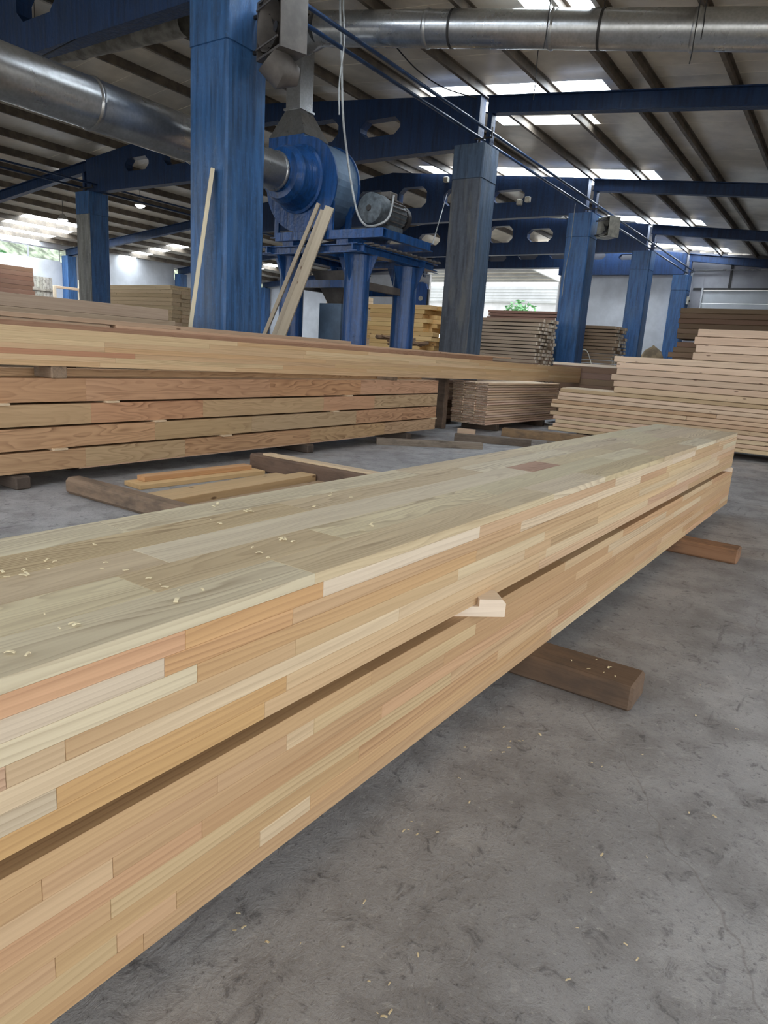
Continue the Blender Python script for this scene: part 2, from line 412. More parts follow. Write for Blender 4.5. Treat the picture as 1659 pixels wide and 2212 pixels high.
def girder(yc, th=.26, last=False):
    bm = bmesh.new()
    outer = [(-21.16, ZC), (-7.42, ZC), (-7.42, ztop(-7.42)), (RIDGE, ztop(RIDGE)), (-21.16, ztop(-21.16))]
    if last: outer = [(-21.16, 6.12), (-13.4, 6.12), (-13.4, 5.75), (-7.42, 5.75)] + outer[2:]
    loops = [outer]
    for k in range(3):
        for s in (-1, 1):
            cx = RIDGE + s * (.86 + 1.75 * k); zt_ = ztop(cx); hh = (.33, .25, .18)[k] if not last else (.2, .18, .13)[k]
            loops.append(hole(cx, ((ZC if not last else 6.12) + zt_) / 2 + .03, .55, hh, min(.16, hh * .75)))
    es = []
    for lp in loops:
        vs_ = [bm.verts.new((p[0], 0, p[1])) for p in lp]
        for i in range(len(vs_)): es.append(bm.edges.new((vs_[i], vs_[(i + 1) % len(vs_)])))
    r = bmesh.ops.triangle_fill(bm, edges=es, use_beauty=True)
    ext = bmesh.ops.extrude_face_region(bm, geom=bm.faces[:])
    for v in [g for g in ext['geom'] if isinstance(g, bmesh.types.BMVert)]: v.co.y += th
    bmesh.ops.recalc_face_normals(bm, faces=bm.faces)
    me = bpy.data.meshes.new('roof_girder'); bm.to_mesh(me); bm.free(); me.materials.append(M_GIRD)
    return me
gme = girder(0); gme5 = girder(0, last=True)
ords = ['over the open end', 'over the massive blue column', 'behind the dust fan', 'in the third bay', 'one bay before the end wall', 'at the end wall']
cl = ['tall blue concrete column at the open end of the hall', 'massive bright blue concrete column with a pale board leaning on it',
      'worn grey-blue concrete column with blue paint patches at its foot, beside the knotty board stack',
      'blue concrete column with a fan heater and a hanging cable', 'blue concrete column between two white wall strips', 'blue concrete column with a small cream switch box']
ll = ['blue concrete column of the far row at the open end of the hall', 'blue concrete column of the far row next to the grey plank pile', 'blue concrete column with a bare grey face, behind the grey plank pile',
      'blue concrete column of the far row, third bay, hidden behind the big blue column', 'blue concrete column of the far row one bay before the end wall', 'blue concrete column of the far row at the end wall']
for i, k in enumerate(range(-1, 5)):
    y = Y0 + BAY * k
    c = column(COLX, y, ZC, M_BLUE_P if k == 1 else M_BLUE, M_BLUE_W if k == 1 else None); tag(c, cl[i], 'column', 'blue columns along the pipe run')
    c2 = None if k == 4 else column(LCOLX, y, ZC, M_BLUE, M_BARE if k == 1 else None)
    if c2: tag(c2, ll[i], 'column', 'blue columns of the far row')
    g = mk('roof_girder', None, None, (0, y + .22, 0), me=gme5 if k == 4 else gme); tag(g, 'dark blue roof girder with eight-sided openings, ' + ords[i], 'girder', 'roof girders with openings')
    for s in (1, -1):
        xa = -7.30 if s > 0 else -21.28; xb = (XR - .02) if s > 0 else XL + .02
        za, zb = ztop(xa), ztop(xb); d = .33; t = .02
        # I-shaped rafter swept along the slope
        prof = [(-.1, 0), (.1, 0), (.1, t), (.015, t), (.015, d - t), (.1, d - t), (.1, d), (-.1, d), (-.1, d - t), (-.015, d - t), (-.015, t), (-.1, t)]
        V = [(xa, p[0], za - d + p[1]) for p in prof] + [(xb, p[0], zb - d + p[1]) for p in prof]; n = len(prof)
        Fc = [list(range(n)), [n + q for q in range(n)][::-1]] + [[q, (q + 1) % n, n + (q + 1) % n, n + q] for q in range(n)]
        r = mk('rafter', ([(v[0] - xa, v[1], v[2] - za) for v in V], Fc), M_GIRD, (xa, y + .35, za))
        tag(r, 'dark blue sloping rafter of the %s aisle, %s' % ('near' if s > 0 else 'far', ords[i]), 'rafter', 'aisle rafters')
        # short head post that carries the rafter on the column
        mk('head_post', cbox(.1, .2, za - d - ZC - .03, .01), M_GIRD, (xa + s * .1, y + .35, (ZC + za - d) / 2), None, r)
    # column of the left outer wall
    wc = mk('wall_column', cbox(.5, .5, ztop(XL + .3) - .34, .02), M_BLUE, (XL + .27, y + .35, (ztop(XL + .3) - .34) / 2))
    tag(wc, 'slim blue column against the far white wall, in line with the girder ' + ords[i], 'column', 'far wall columns')

# ------------------------------------------------------------------ walls
wl = struct(mk('wall_left', bx(XL - .2, XL, YN, YE, 0, 4.75), M_WHITE))
struct(mk('trim_2', bx(XL - .2, XL, YN, YE, ztop(XL) - .02, ztop(XL) + .19), M_WHITE))
wn = 0
for k in range(-1, 4):
    ya, yb = Y0 + BAY * k + .62, Y0 + BAY * (k + 1) + .08
    if k <= 1:
        wn += 1
        zf, zt_ = 4.75, ztop(XL) - .02
        w = struct(mk('window_%d' % wn, bx(XL - .14, XL - .06, ya, yb, zf, zf + .05), M_WHITE))
        abox('window_frame', XL - .14, XL - .06, ya, yb, zt_ - .05, zt_, M_WHITE, w)
        n = 4
        for j in range(n + 1):
            yy = ya + (yb - ya) * j / n
            abox('mullion', XL - .13, XL - .07, max(ya, yy - .03), min(yb, yy + .03), zf + .05, zt_ - .05, M_GREYW, w)
        for j in range(n):
            y1, y2 = ya + (yb - ya) * j / n + .035, ya + (yb - ya) * (j + 1) / n - .035
            mk('pane', bx(XL - .105, XL - .095, y1, y2, zf + .05, zt_ - .05), M_GLASS, (0, 0, 0), None, w)
    else:
        struct(mk('wall_left_upper', bx(XL - .2, XL, ya, yb, 4.75, ztop(XL) - .02), M_WHITE))
# end wall, with the large doorway to the yard
DX0, DX1, DZ = -21.2, -13.45, 6.12
we = struct(mk('wall_back', join(bx(XL, DX0, YE, YE + .2, 0, 5.9), bx(DX0, DX1, YE, YE + .2, DZ, DZ + .2), bx(DX1, -6.6, YE, YE + .2, 0, 5.9)), M_WHITE))
wg = struct(mk('wall_back_grey', join(bx(-6.6, XR, YE, YE + .2, 5.12, 6.6), bx(-7.1, -6.6, YE - .02, YE + .2, 0, 5.9), bx(1.0, XR, YE, YE + .2, 0, 5.12)), M_GREYW))
d1 = struct(mk('door_1', bx(-6.6, 1.0, YE + .02, YE + .1, 0, .02), M_CLAD))
for j in range(9):
    abox('door_panel', -6.6, 1.0, YE + .03, YE + .09, .02 + j * .565, .02 + (j + 1) * .565 - .01, M_CLAD, d1, .012)
for X in (-6.63, 1.0):
    abox('door_track', X, X + .08, YE - .08, YE, 0, 5.2, M_GALV, d1)
for X in (-5.5, -2.9, -.3, 2.3):
    struct(mk('trim_3', bx(X - .05, X + .05, YE - .04, YE, 5.16, 6.3), M_DARK))
struct(mk('trim_4', bx(-7.0, XR, YE - .06, YE, 5.12, 5.2), M_DARK))
rail = tag(mk('door_rail', tube([(-7.0, YE - .2, 5.95), (XR - .1, YE - .2, 5.95)], .03, 6), M_GALV), 'thin grey rail fixed across the grey wall above the white sectional door', 'rail')
struct(mk('wall_right', bx(XR, XR + .2, 10.5, YE, 0, ztop(XR) + .1), M_WHITE))
wl2 = struct(mk('wall_gable', join(*[bx(x, x + .6, YE + .02, YE + .18, 5.9, ztop(x + .3) + .15) for x in [XL + .6 * i for i in range(67)] if x < XR - .6 and not (DX0 - .6 < x < DX1)] + [bx(DX0 - .3, DX1 + .3, YE + .02, YE + .18, DZ + .2, 6.9)]), M_GREYW))

# sliding blue door leaf beside the doorway
sd = empty('sliding_door', (-21.75, YE - .2, 0))
c_ = .5
mk('door_leaf', prism([(-22.5, .004), (-21.15, .004), (-21.15, 5.1), (-21.27, 5.35), (-21.5, 5.45), (-22.5, 5.45)], YE - .28, YE - .14, 'y'), M_DOORB, (0, 0, 0), None, sd).location -= Vector((0, 0, 0))
mk('edge_strip', bx(-21.15, -21.05, YE - .28, YE - .14, .004, 5.05), M_BLACK, (0, 0, 0), None, sd)
mk('round_plate', tube([(-21.55, YE - .30, 4.55), (-21.55, YE - .28, 4.55)], .14, 14), M_BOXW, (0, 0, 0), None, sd)
for o in sd.children: o.location = -WL[sd]
tag(sd, 'blue sliding door leaf with a small white round plate, beside the bright doorway', 'door')

# ------------------------------------------------------------------ outdoors
cn = empty('yard_canopy', (-20, 38.5, 0))
cs = lambda Yv: 6.42 - .035 * (Yv - 36.5)
def cchild(name, vf, mat): o = mk(name, vf, mat, (0, 0, 0), None, cn); o.location = -WL[cn]; return o
for j in range(10):
    x0 = -25.4 + j * .98
    cchild('canopy_sheet', ([(x0, 36.2, cs(36.2)), (x0 + .97, 36.2, cs(36.2)), (x0 + .97, 41.2, cs(41.2)), (x0, 41.2, cs(41.2)),
                            (x0, 36.2, cs(36.2) + .04), (x0 + .97, 36.2, cs(36.2) + .04), (x0 + .97, 41.2, cs(41.2) + .04), (x0, 41.2, cs(41.2) + .04)],
                           [[0, 1, 2, 3], [4, 7, 6, 5], [0, 4, 5, 1], [1, 5, 6, 2], [2, 6, 7, 3], [3, 7, 4, 0]]), M_ROOF)
for j in range(5):
    Yv = 36.4 + j * 1.15
    cchild('canopy_purlin', bx(-25.4, -15.62, Yv, Yv + .1, cs(Yv) - .14, cs(Yv) - .005), M_PALE if False else M_CLAD)
cchild('verge_trim', ([(-15.62, 36.2, cs(36.2) - .16), (-15.5, 36.2, cs(36.2) - .16), (-15.5, 41.25, cs(41.25) - .16), (-15.62, 41.25, cs(41.25) - .16),
                      (-15.62, 36.2, cs(36.2) + .1), (-15.5, 36.2, cs(36.2) + .1), (-15.5, 41.25, cs(41.25) + .1), (-15.62, 41.25, cs(41.25) + .1)],
                     [[0, 1, 2, 3], [4, 7, 6, 5], [0, 4, 5, 1], [1, 5, 6, 2], [2, 6, 7, 3], [3, 7, 4, 0]]), M_CLAD)
for X in (-25.2, -15.6): cchild('canopy_post', bx(X - .08, X + .08, 41.0, 41.16, -.2, cs(41.2) - .1), M_CLAD)
tag(cn, 'pale sheet-metal canopy over the yard, seen through the doorway', 'canopy')
bld = empty('yard_building', (-25, 52, -.2))
def bchild(name, vf, mat): o = mk(name, vf, mat, (0, 0, 0), None, bld); o.location = -WL[bld]; return o
bchild('wall', bx(-33, -18.4, 51, 57, -.2, 5.75), M_WHITE); bchild('fascia', bx(-33.2, -18.2, 50.8, 57.2, 5.75, 6.95), M_CLAD)
for j in range(5): bchild('fascia_rib', bx(-33.2, -18.2, 50.75, 50.8, 5.85 + j * .22, 5.9 + j * .22), M_CLAD)
tag(bld, 'low white building with a pale grey fascia across the yard', 'building')
# foliage in the yard
def foliage(n, cx, cy, cz, rx, ry, rz, s):
    V, Fc = [], []
    for i in range(n):
        a, b = R.uniform(0, 6.283), R.uniform(-1, 1); q = R.random() ** .4; rr = math.sqrt(1 - b * b)
        p = Vector((cx + rx * q * rr * math.cos(a), cy + ry * q * rr * math.sin(a), cz + rz * q * b))
        u = Vector((R.uniform(-1, 1), R.uniform(-1, 1), R.uniform(-.6, .6))).normalized(); w = u.orthogonal().normalized() * s * .4; u *= s
        k = len(V); V += [p - u, p + w, p + u, p - w]; Fc.append([k, k + 1, k + 2, k + 3])
    return V, Fc
tr = empty('yard_tree', (-20.2, 46, -.2))
o = mk('crown', foliage(900, 0, 0, 4.0, 1.7, 1.2, 1.7, .22), M_LEAF, (-20.2, 46, -.2), None, tr)
o['kind'] = 'stuff'
mk('trunk', tube([(-20.2, 46, -.2), (-20.15, 46, 1.4), (-20.25, 46.05, 3.6)], [.16, .12, .05], 8), M_OLD, (0, 0, 0), None, tr, (110, 90, 70)).location = -WL[tr]
tag(tr, 'pale green leafy tree in the yard beyond the doorway', 'tree')
hv, hf = [], []
for i in range(25):
    for j in range(9):
        hv.append((-40 - j * 3.0, -14 + i * 3.4, -.3 + j * 2.1 + R.uniform(-.5, .5)))
for i in range(24):
    for j in range(8): hf.append([i * 9 + j, i * 9 + j + 1, (i + 1) * 9 + j + 1, (i + 1) * 9 + j])
struct(mk('trim_5', (hv, hf), M_ROCK))
for i, (yy, hh) in enumerate(((13.5, 3.6), (16.2, 4.4), (18.6, 3.9), (21.0, 4.3), (24.5, 4.0))):
    tb = empty('hillside_bush', (-39.0 - .3 * i, yy, .0))
    o = mk('crown', foliage(260, 0, 0, hh, 1.1, 1.2, 1.2, .2), M_LEAF, WL[tb], None, tb); o['kind'] = 'stuff'
    mk('stem', tube([(0, 0, -.3), (.1, 0, hh)], [.09, .04], 6), M_OLD, WL[tb], None, tb, (110, 95, 80))
    tag(tb, 'leafy bush on the slope outside the high windows of the far wall', 'bush', 'bushes outside the far windows')

# ------------------------------------------------------------------ near glulam beams
def glulam(name, label, x0, slope, ya, yb, zb, rows, width, front, topstrips, known=(), special=(), tones=None, group=None, mat=M_LAM, seed=1, minl=.55, maxl=1.7):
    """x0 + slope*Y is the +X (front) face. rows: list of (height) from bottom to top."""
    rr = random.Random(seed)
    ang = math.atan(slope); d = Vector((math.sin(ang), math.cos(ang), 0)); side = Vector((-math.cos(ang), math.sin(ang), 0))
    q = Matrix((d, side, Vector((0, 0, 1)))).transposed().to_quaternion()
    org = Vector((x0 + slope * ya, ya, zb)); L = (yb - ya) / d.y
    root = empty(name, org); tag(root, label, 'beam', group)
    hts = []; z = 0
    for h in rows: hts.append((z, z + h)); z += h
    Hh = z
    def lam(s0, s1, y0, y1, z0, z1, col, nm='lamella', mt=None):
        ce = org + d * ((s0 + s1) / 2) + side * ((y0 + y1) / 2) + Vector((0, 0, (z0 + z1) / 2))
        return mk(nm, cbox(s1 - s0 - .0006, y1 - y0 - .0004, z1 - z0 - .0004, .0011), mt or mat, ce, q, root, col)
    def pick(tl=None):
        c = rr.choice(tl or tones); k = rr.uniform(-6, 6); return tuple(max(0, min(255, v + k + rr.uniform(-3, 3))) for v in c)
    def pieces(j):
        cuts = [0.0] + sorted(j); out = []; last = cuts[-1]
        # random joints after (and before) the measured ones
        res = [0.0]
        for cpos in sorted(j):
            while cpos - res[-1] > maxl * 1.35: res.append(res[-1] + rr.uniform(minl, maxl))
            if cpos - res[-1] > .08: res.append(cpos)
        while L - res[-1] > maxl: res.append(res[-1] + rr.uniform(minl, maxl))
        if L - res[-1] < .1: res.pop()
        res.append(L); return list(zip(res[:-1], res[1:]))
    nfront = len(hts)
    topz = hts[-1]
    for i, (z0, z1) in enumerate(hts):
        js = []
        for (px, py) in known:
            p = onx(px, py, 0) if False else None
            r_ = ray(px, py); nrm = -side; t = (org - CAM).dot(nrm) / r_.dot(nrm); P = CAM + r_ * t
            if z0 <= P.z - zb < z1: js.append((P - org).dot(d))
        if i == nfront - 1 and topstrips:
            w = width / topstrips
            for s in range(topstrips):
                for a, b in pieces((js if s == 0 else []) + TOPC.get(s, [])):
                    lam(a, b, s * w, (s + 1) * w, z0, z1, spec(special, 'T', s, a, b) or pick(TT), 'lamella', M_TOP)
        else:
            for a, b in pieces(js):
                lam(a, b, 0, front, z0, z1, spec(special, 'F', nfront - 1 - i, a, b) or pick())
    if topstrips: lam(0, L, front, width, 0, hts[-2][1], (170, 135, 95), 'core')
    else: lam(0, L, front, width, 0, Hh, (170, 135, 95), 'core')
    return root
TOPC = {2: [3.30 + 1.3, 3.68 + 1.3]}
def spec(special, face, row, a, b):
    for f, r_, s, c in special:
        if f == face and r_ == row and a <= s <= b: return c
    return None
TN = [(210, 176, 132), (214, 184, 142), (204, 168, 124), (218, 194, 156), (208, 172, 136), (200, 164, 122), (212, 180, 136), (220, 202, 170)]
TT = [(216, 202, 168), (210, 192, 154), (220, 208, 178), (208, 188, 148), (214, 198, 164)]  # top strips paler and greener than the front: cool overhead light painted in
KU = [(401, 1380), (356, 1435), (427, 1440), (681, 1250), (699, 1270), (633, 1327), (639, 1390), (620, 1460), (572, 1540), (143, 1645), (12, 1663), (124, 1738), (863, 1318),
      (1037, 1147), (1101, 1104), (1197, 1074), (1028, 1213), (989, 1252), (1178, 1148), (1133, 1204), (1191, 1166), (1179, 1200), (1164, 1222), (1384, 1035), (1382, 1062), (1462, 1037), (1440, 1074)]
U_Y0 = -1.3
def s_at(px, py):                       # rough distance along the upper beam for a pixel on its front face
    r_ = ray(px, py); n = Vector((1, -.0247, 0)); o = Vector((-1.0575, 0, 0)); t = (o - CAM).dot(n) / r_.dot(n)
    return (CAM + r_ * t).y - U_Y0
qd = onz(1170, 1013, .854); SPU = [('T', 2, qd.y - U_Y0, (188, 146, 118)), ('T', 1, s_at(500, 1310), (204, 182, 142)), ('F', 1, s_at(200, 1450), (216, 166, 124)), ('F', 1, s_at(550, 1330), (216, 168, 112)), ('F', 1, s_at(850, 1210), (224, 206, 180)), ('F', 2, s_at(150, 1500), (216, 198, 172)),
       ('F', 2, s_at(500, 1400), (212, 164, 112)), ('F', 3, s_at(520, 1440), (208, 166, 114)), ('F', 2, s_at(850, 1260), (208, 170, 126)), ('F', 0, s_at(850, 1190), (206, 196, 160)),
       ('F', 6, s_at(60, 1700), (206, 188, 158)), ('F', 3, s_at(800, 1340), (214, 184, 138)), ('F', 7, s_at(200, 1780), (212, 168, 108)), ('F', 6, s_at(300, 1680), (210, 166, 108))]
upper = glulam('glulam_beam', 'wide upper glulam beam with shavings on its pale top face', -1.0575, .0247, U_Y0, 7.52, .525,
               [.0428] * 7 + [.0294], .77, .154, 5, KU, SPU, TN, None, seed=4)
KL = [(92, 1930), (245, 1890), (240, 1965), (382, 1962), (120, 2082), (253, 2028), (283, 2080), (470, 1688), (620, 1595), (678, 1585), (437, 1795), (562, 1802), (670, 1745), (775, 1630), (825, 1540), (960, 1420), (1245, 1240), (1190, 1375)]
lower = glulam('glulam_beam', 'lower glulam beam lying on dark sleepers under the wide upper beam', -1.062, .0238, -1.3, 7.72, .115,
               [.04625] * 8, .82, .2, 0, KL, [], [(206, 168, 126), (200, 160, 114), (212, 180, 136), (196, 156, 112), (216, 190, 150), (204, 164, 120)], None, seed=9)
# spacers between the two beams
LZ = .115 + .04625 * 8
for (pp, an, hd, nm) in ((onz(1090, 1333, LZ), .72, .028, 'pale chamfered spacer block sticking out between the two near beams'), (Vector((-.84, 7.35, LZ)), .12, 0, 'spacer block between the two near beams at their far end'), (Vector((-1.1, -.6, LZ)), 0, 0, 'spacer block between the two near beams at their hidden end')):
    # lies askew: local x = length, its outer lower corner at pp; the jutting head is a little taller than the gap
    pr_ = [(-.55, 0), (0, 0), (0, .024 + hd), (-.016, .039 + hd), (-.10, .039 + hd), (-.10, .0392), (-.55, .0392)] if hd else [(-.55, 0), (0, 0), (0, .026), (-.014, .0392), (-.55, .0392)]
    n_ = len(pr_); V = [(x, y, z) for y in (0, .10) for x, z in pr_]
    sp = mk('spacer_block', (V, [list(range(n_)), [n_ + k for k in range(n_)][::-1]] + [[k, (k + 1) % n_, n_ + (k + 1) % n_, n_ + k] for k in range(n_)]), M_PALE, (pp.x, pp.y, LZ + .0002), (0, 0, an), None, (236, 216, 192))
    tag(sp, nm, 'block', 'spacers between the near beams')
# sleepers under the near beams
def sleeper(x0, x1, ya, yb, z0, z1, label, col=(116, 88, 66), group='dark sleepers on the floor', rz=0, mat=M_OLD, ch=.012, name='sleeper'):
    o = mk(name, cbox(x1 - x0, yb - ya, z1 - z0, ch), mat, ((x0 + x1) / 2, (ya + yb) / 2, (z0 + z1) / 2), (0, 0, rz), None, col)
    return tag(o, label, 'timber', group)
sleeper(-2.25, -.535, 2.77, 2.985, 0, .1148, 'square dark brown sleeper jutting out under the middle of the near beams', (112, 88, 68))
sleeper(-2.15, -.505, 5.66, 5.85, 0, .1148, 'reddish brown sleeper jutting out under the far end of the near beams', (150, 108, 76))
sleeper(-2.3, -.75, -.75, -.55, 0, .1148, 'dark sleeper under the hidden end of the near beams')

# ------------------------------------------------------------------ stack of four beams and the beams on it
SX = -6.06
TN4 = [(214, 164, 120), (212, 168, 124), (206, 170, 124), (214, 174, 130), (206, 172, 130), (216, 168, 126)]
zs4 = [(.13, .316), (.336, .53), (.55, .744), (.764, .978)]
lab4 = ['lowest orange larch beam of the stack of four, on dark sleepers', 'second beam from the floor in the stack of four orange beams',
        'third beam from the floor in the stack of four orange beams', 'topmost of the four stacked orange beams, with bold oval grain']
for i, (a, b) in enumerate(zs4):
    glulam('laminated_beam', lab4[i], SX, 0.0, 1.4, 10.66, a, [b - a], .5, .06, 0, [(335, 925), (330, 1010), (780, 830), (830, 935), (700, 860), (400, 960)], [], TN4, 'stack of four orange beams', M_FACE, 20 + i, 1.2, 2.6)
for i, (z0, z1) in enumerate(((.3162, .3358), (.5302, .5498), (.7442, .7638))):
    for px, py in (((125, 923), (487, 938), (935, 902)), ((343, 908), (722, 885)), ((240, 870), (752, 852), (1, 900)))[i]:
        yy = onx(px, py, SX).y
        o = mk('spacer_strip', cbox(.58, .14, z1 - z0, .002), M_PALE, (SX - .25, yy, (z0 + z1) / 2), None, None, (232, 206, 168))
        tag(o, 'thin pale spacer strip in the %s gap of the orange beam stack' % ('lowest', 'middle', 'upper')[i], 'strip', 'spacer strips in the beam stack')
# long edge strip under the lowest beam
o = mk('edge_strip', cbox(.05, 5.0, .0135, .002), M_PALE, (SX - .03, 6.3, .1230), None, None, (222, 184, 150))
tag(o, 'thin pale lath lying under the lowest orange beam', 'lath')
for px, py, nm in ((680, 980, 'short dark sleeper end under the middle of the orange beam stack'), (860, 948, 'dark sleeper under the far end of the orange beam stack'), (60, 1060, 'dark sleeper under the near end of the orange beam stack')):
    p = onz(px, py, 0)
    sleeper(-6.75, SX + .08, p.y - .07, p.y + .07, 0, .1155, nm, (96, 82, 72))
# tilted top beam
pA, pB = Vector((-6.06, 3.10, 1.091)), Vector((-5.33, 16.0, 1.002))
dT = (pB - pA).normalized(); pS = pA - dT * 1.9
qT = Matrix((dT, Vector((0, 0, 1)).cross(dT).normalized(), dT.cross(Vector((0, 0, 1)).cross(dT).normalized()))).transposed().to_quaternion()
sdT = Vector((0, 0, 1)).cross(dT).normalized(); upT = dT.cross(sdT)
tb = empty('glulam_beam', pS); tag(tb, 'long pale glulam beam lying across the top of the orange beam stack', 'beam')
LT = (pB - pS).length; TH = .336; rrT = random.Random(77)
tonT = [(222, 182, 132), (226, 190, 142), (216, 174, 124), (228, 196, 150), (218, 180, 134)]
for i in range(7):
    z0, z1 = TH * i / 7, TH * (i + 1) / 7; s = 0
    while s < LT - .01:
        e = s + rrT.uniform(1.3, 3.2)
        if i == 2 and s == 0: e = 3.2
        if LT - e < .8: e = LT
        col = rrT.choice(tonT)
        if i == 2 and s == 0: col = (198, 140, 102)
        ce = pS + dT * ((s + e) / 2) + sdT * .1 + upT * ((z0 + z1) / 2)
        mk('lamella', cbox(e - s - .001, .2, z1 - z0 - .0004, .001), M_LAM, ce, qT, tb, jit(col, 5)); s = e
for px, py, h, nm in ((125, 812, .10, 'grey sawn block under the near end of the long pale beam'), (850, 818, .066, 'small block holding the long pale beam above the orange stack')):
    yy = onx(px, py, SX).y; zt_ = pS.z + (yy - pS.y) / dT.y * dT.z
    o = mk('support_block', cbox(.3, .15, zt_ - .9785, .008), M_OLD, (-6.18, yy, (.978 + zt_) / 2), None, None, (164, 138, 112)); tag(o, nm, 'block', 'blocks under the long pale beam')
o = board('gap_filler_beam', (-6.44, 1.5, .9786), (-6.44, 10.6, .9786), .14, .07, M_FACE, (206, 166, 122)); tag(o, 'added tan filler beam blocking light through the gap above the orange stack', 'beam')  # added beam, not a known part: closes the gap so it stays dark
# second beam behind the tilted one and thin planks on it
o = board('brown_beam', (-6.72, 1.4, 1.15), (-6.50, 13.4, 1.11), .28, .33, M_FACE, (182, 138, 108)); tag(o, 'reddish brown beam lying behind the long pale beam', 'beam')
o = board('thin_plank', (-6.66, 4.6, 1.4695), (-6.42, 14.25, 1.4373), .2, .03, M_PLANK, (206, 168, 136)); tag(o, 'long thin plank on the reddish brown beam, its end jutting out', 'plank')
o = board('thin_plank', (-6.80, 1.6, 1.4794), (-6.72, 4.55, 1.4696), .24, .02, M_PLANK, (196, 168, 138)); tag(o, 'thin wide plank lying flat on the near part of the reddish brown beam', 'plank')
o = board('thin_plank', (-6.78, 1.4, 1.5105), (-6.56, 8.6, 1.4864), .2, .045, M_PLANK, (188, 158, 130)); tag(o, 'uppermost weathered plank over the thin long plank', 'plank')
sleeper(-6.85, -6.6, 11.9, 12.05, .0, 1.115, 'upright timber post carrying the far part of the reddish brown beam', (120, 98, 80), None)
sleeper(-6.86, -6.6, 4.0, 4.15, 0, 1.1415, 'upright timber post carrying the near part of the reddish brown beam', (120, 98, 80), None)
# grey weathered pile behind
for i in range(12):
    z0 = .12 + i * .136
    for k in range(2):
        o = board('weathered_plank', (-7.5 - k * .42 + R.uniform(-.006, .006), 1.3 + R.uniform(-.1, .1), z0), (-7.5 - k * .42 + R.uniform(-.006, .006), 5.92 + R.uniform(-.12, .08), z0), .40, .134, M_PLANK, jit((190, 170, 142), 12), .004)
        tag(o, lay('weathered plank in the grey pile before the massive blue column', i, 12), 'plank', 'grey weathered plank pile')
for yy in (2.0, 5.6): sleeper(-8.15, -7.3, yy, yy + .12, 0, .12, 'dark bearer under the grey weathered plank pile', (100, 84, 70), 'bearers under the grey pile')
# floor pieces left of the near beams
sleeper(-5.64, -3.3, 3.38, 3.54, 0, .15, 'grey-brown sleeper with a rounded end, lying across the aisle floor', (140, 116, 94), ch=.03)
sleeper(-5.55, -3.4, 5.56, 5.72, 0, .19, 'tall dark sleeper with white specks, lying across the aisle floor', (120, 96, 80), ch=.02)
o = board('pale_plank', (-5.35, 5.64, .1905), (-3.25, 5.66, .1905), .13, .022, M_PALE, (222, 196, 158)); tag(o, 'pale grooved plank lying along the tall dark sleeper', 'plank')
o = board('floor_plank', (-5.50, 3.98, 0), (-5.36, 5.50, 0), .28, .045, M_PALE, (226, 186, 128)); tag(o, 'yellow plank flat on the floor between two sleepers', 'plank')
o = board('floor_plank', (-5.53, 4.1, .0455), (-5.42, 5.42, .0455), .13, .05, M_PALE, (216, 164, 112)); tag(o, 'narrow orange plank lying on the yellow floor plank', 'plank')
for i, (xx, y0, y1, hh) in enumerate(((-4.86, 3.62, 5.40, .07), (-4.62, 3.62, 5.54, .10), (-4.36, 3.64, 5.5, .05))):
    o = board('floor_plank', (xx, y0, 0), (xx - .02, y1, 0), .2, hh, M_PLANK, ((206, 172, 124), (214, 178, 128), (180, 150, 116))[i])
    tag(o, ('flat tan plank beside the sleepers, next to the yellow plank', 'thick tan plank with a split edge between the two sleepers', 'low dull plank half hidden by the wide upper beam')[i], 'plank')
o = board('floor_timber', (-6.02, 8.78, 0), (-4.74, 9.9, 0), .13, .10, M_OLD, (140, 126, 110)); tag(o, 'grey square timber lying slantwise on the open floor', 'timber')
o = board('floor_timber', (-5.56, 10.5, 0), (-3.9, 11.2, 0), .16, .12, M_OLD, (112, 98, 84)); tag(o, 'dark weathered timber behind the grey slanting timber', 'timber')
o = board('floor_timber', (-5.4, 12.1, 0), (-3.6, 12.62, 0), .2, .15, M_OLD, (140, 110, 76)); tag(o, 'mossy brown timber on the floor beside the pinkish board stack', 'timber')
o = board('floor_plank', (-5.0, 11.55, 0), (-3.4, 12.0, 0), .16, .05, M_OLD, (150, 122, 98)); tag(o, 'flat brown plank in front of the mossy timber', 'plank')
o = board('floor_block', (-6.1, 11.62, 0), (-5.78, 11.72, 0), .1, .09, M_PALE, (214, 182, 150)); tag(o, 'small pale offcut in front of the pinkish board stack', 'block')
o = board('floor_block', (-4.2, 10.6, .0), (-3.98, 10.7, .0), .12, .17, M_OLD, (128, 122, 118)); tag(o, 'grey metal-clad offcut beside the dark weathered timber', 'block')

# ------------------------------------------------------------------ board stacks
def stack_y(name, label, group, x0, x1, y0, y1, zb, zt_, nl, nc, mat, col, ends=.04, rz=0.0, jc=10, cat='plank', gap=.004, endmat=None):
    """planks along Y; nl layers, nc across"""
    th = (zt_ - zb) / nl; wd_ = (x1 - x0) / nc; px, py = x1, y0
    for i in range(nl):
        for k in range(nc):
            cx = x0 + wd_ * (k + .5) + R.uniform(-.004, .004); a = y0 + R.uniform(-ends, ends); b = y1 + R.uniform(-ends, ends)
            p0, p1 = Vector((cx, a, zb + i * th)), Vector((cx, b, zb + i * th))
            if rz:
                for p in (p0, p1):
                    dx, dy = p.x - px, p.y - py; p.x = px + dx * math.cos(rz) - dy * math.sin(rz); p.y = py + dx * math.sin(rz) + dy * math.cos(rz)
            tag(board(name, p0, p1, wd_ - .012, th - gap, mat, jit(col, jc), min(.008, th * .12), endmat=endmat), lay(label, i, nl), cat, group)
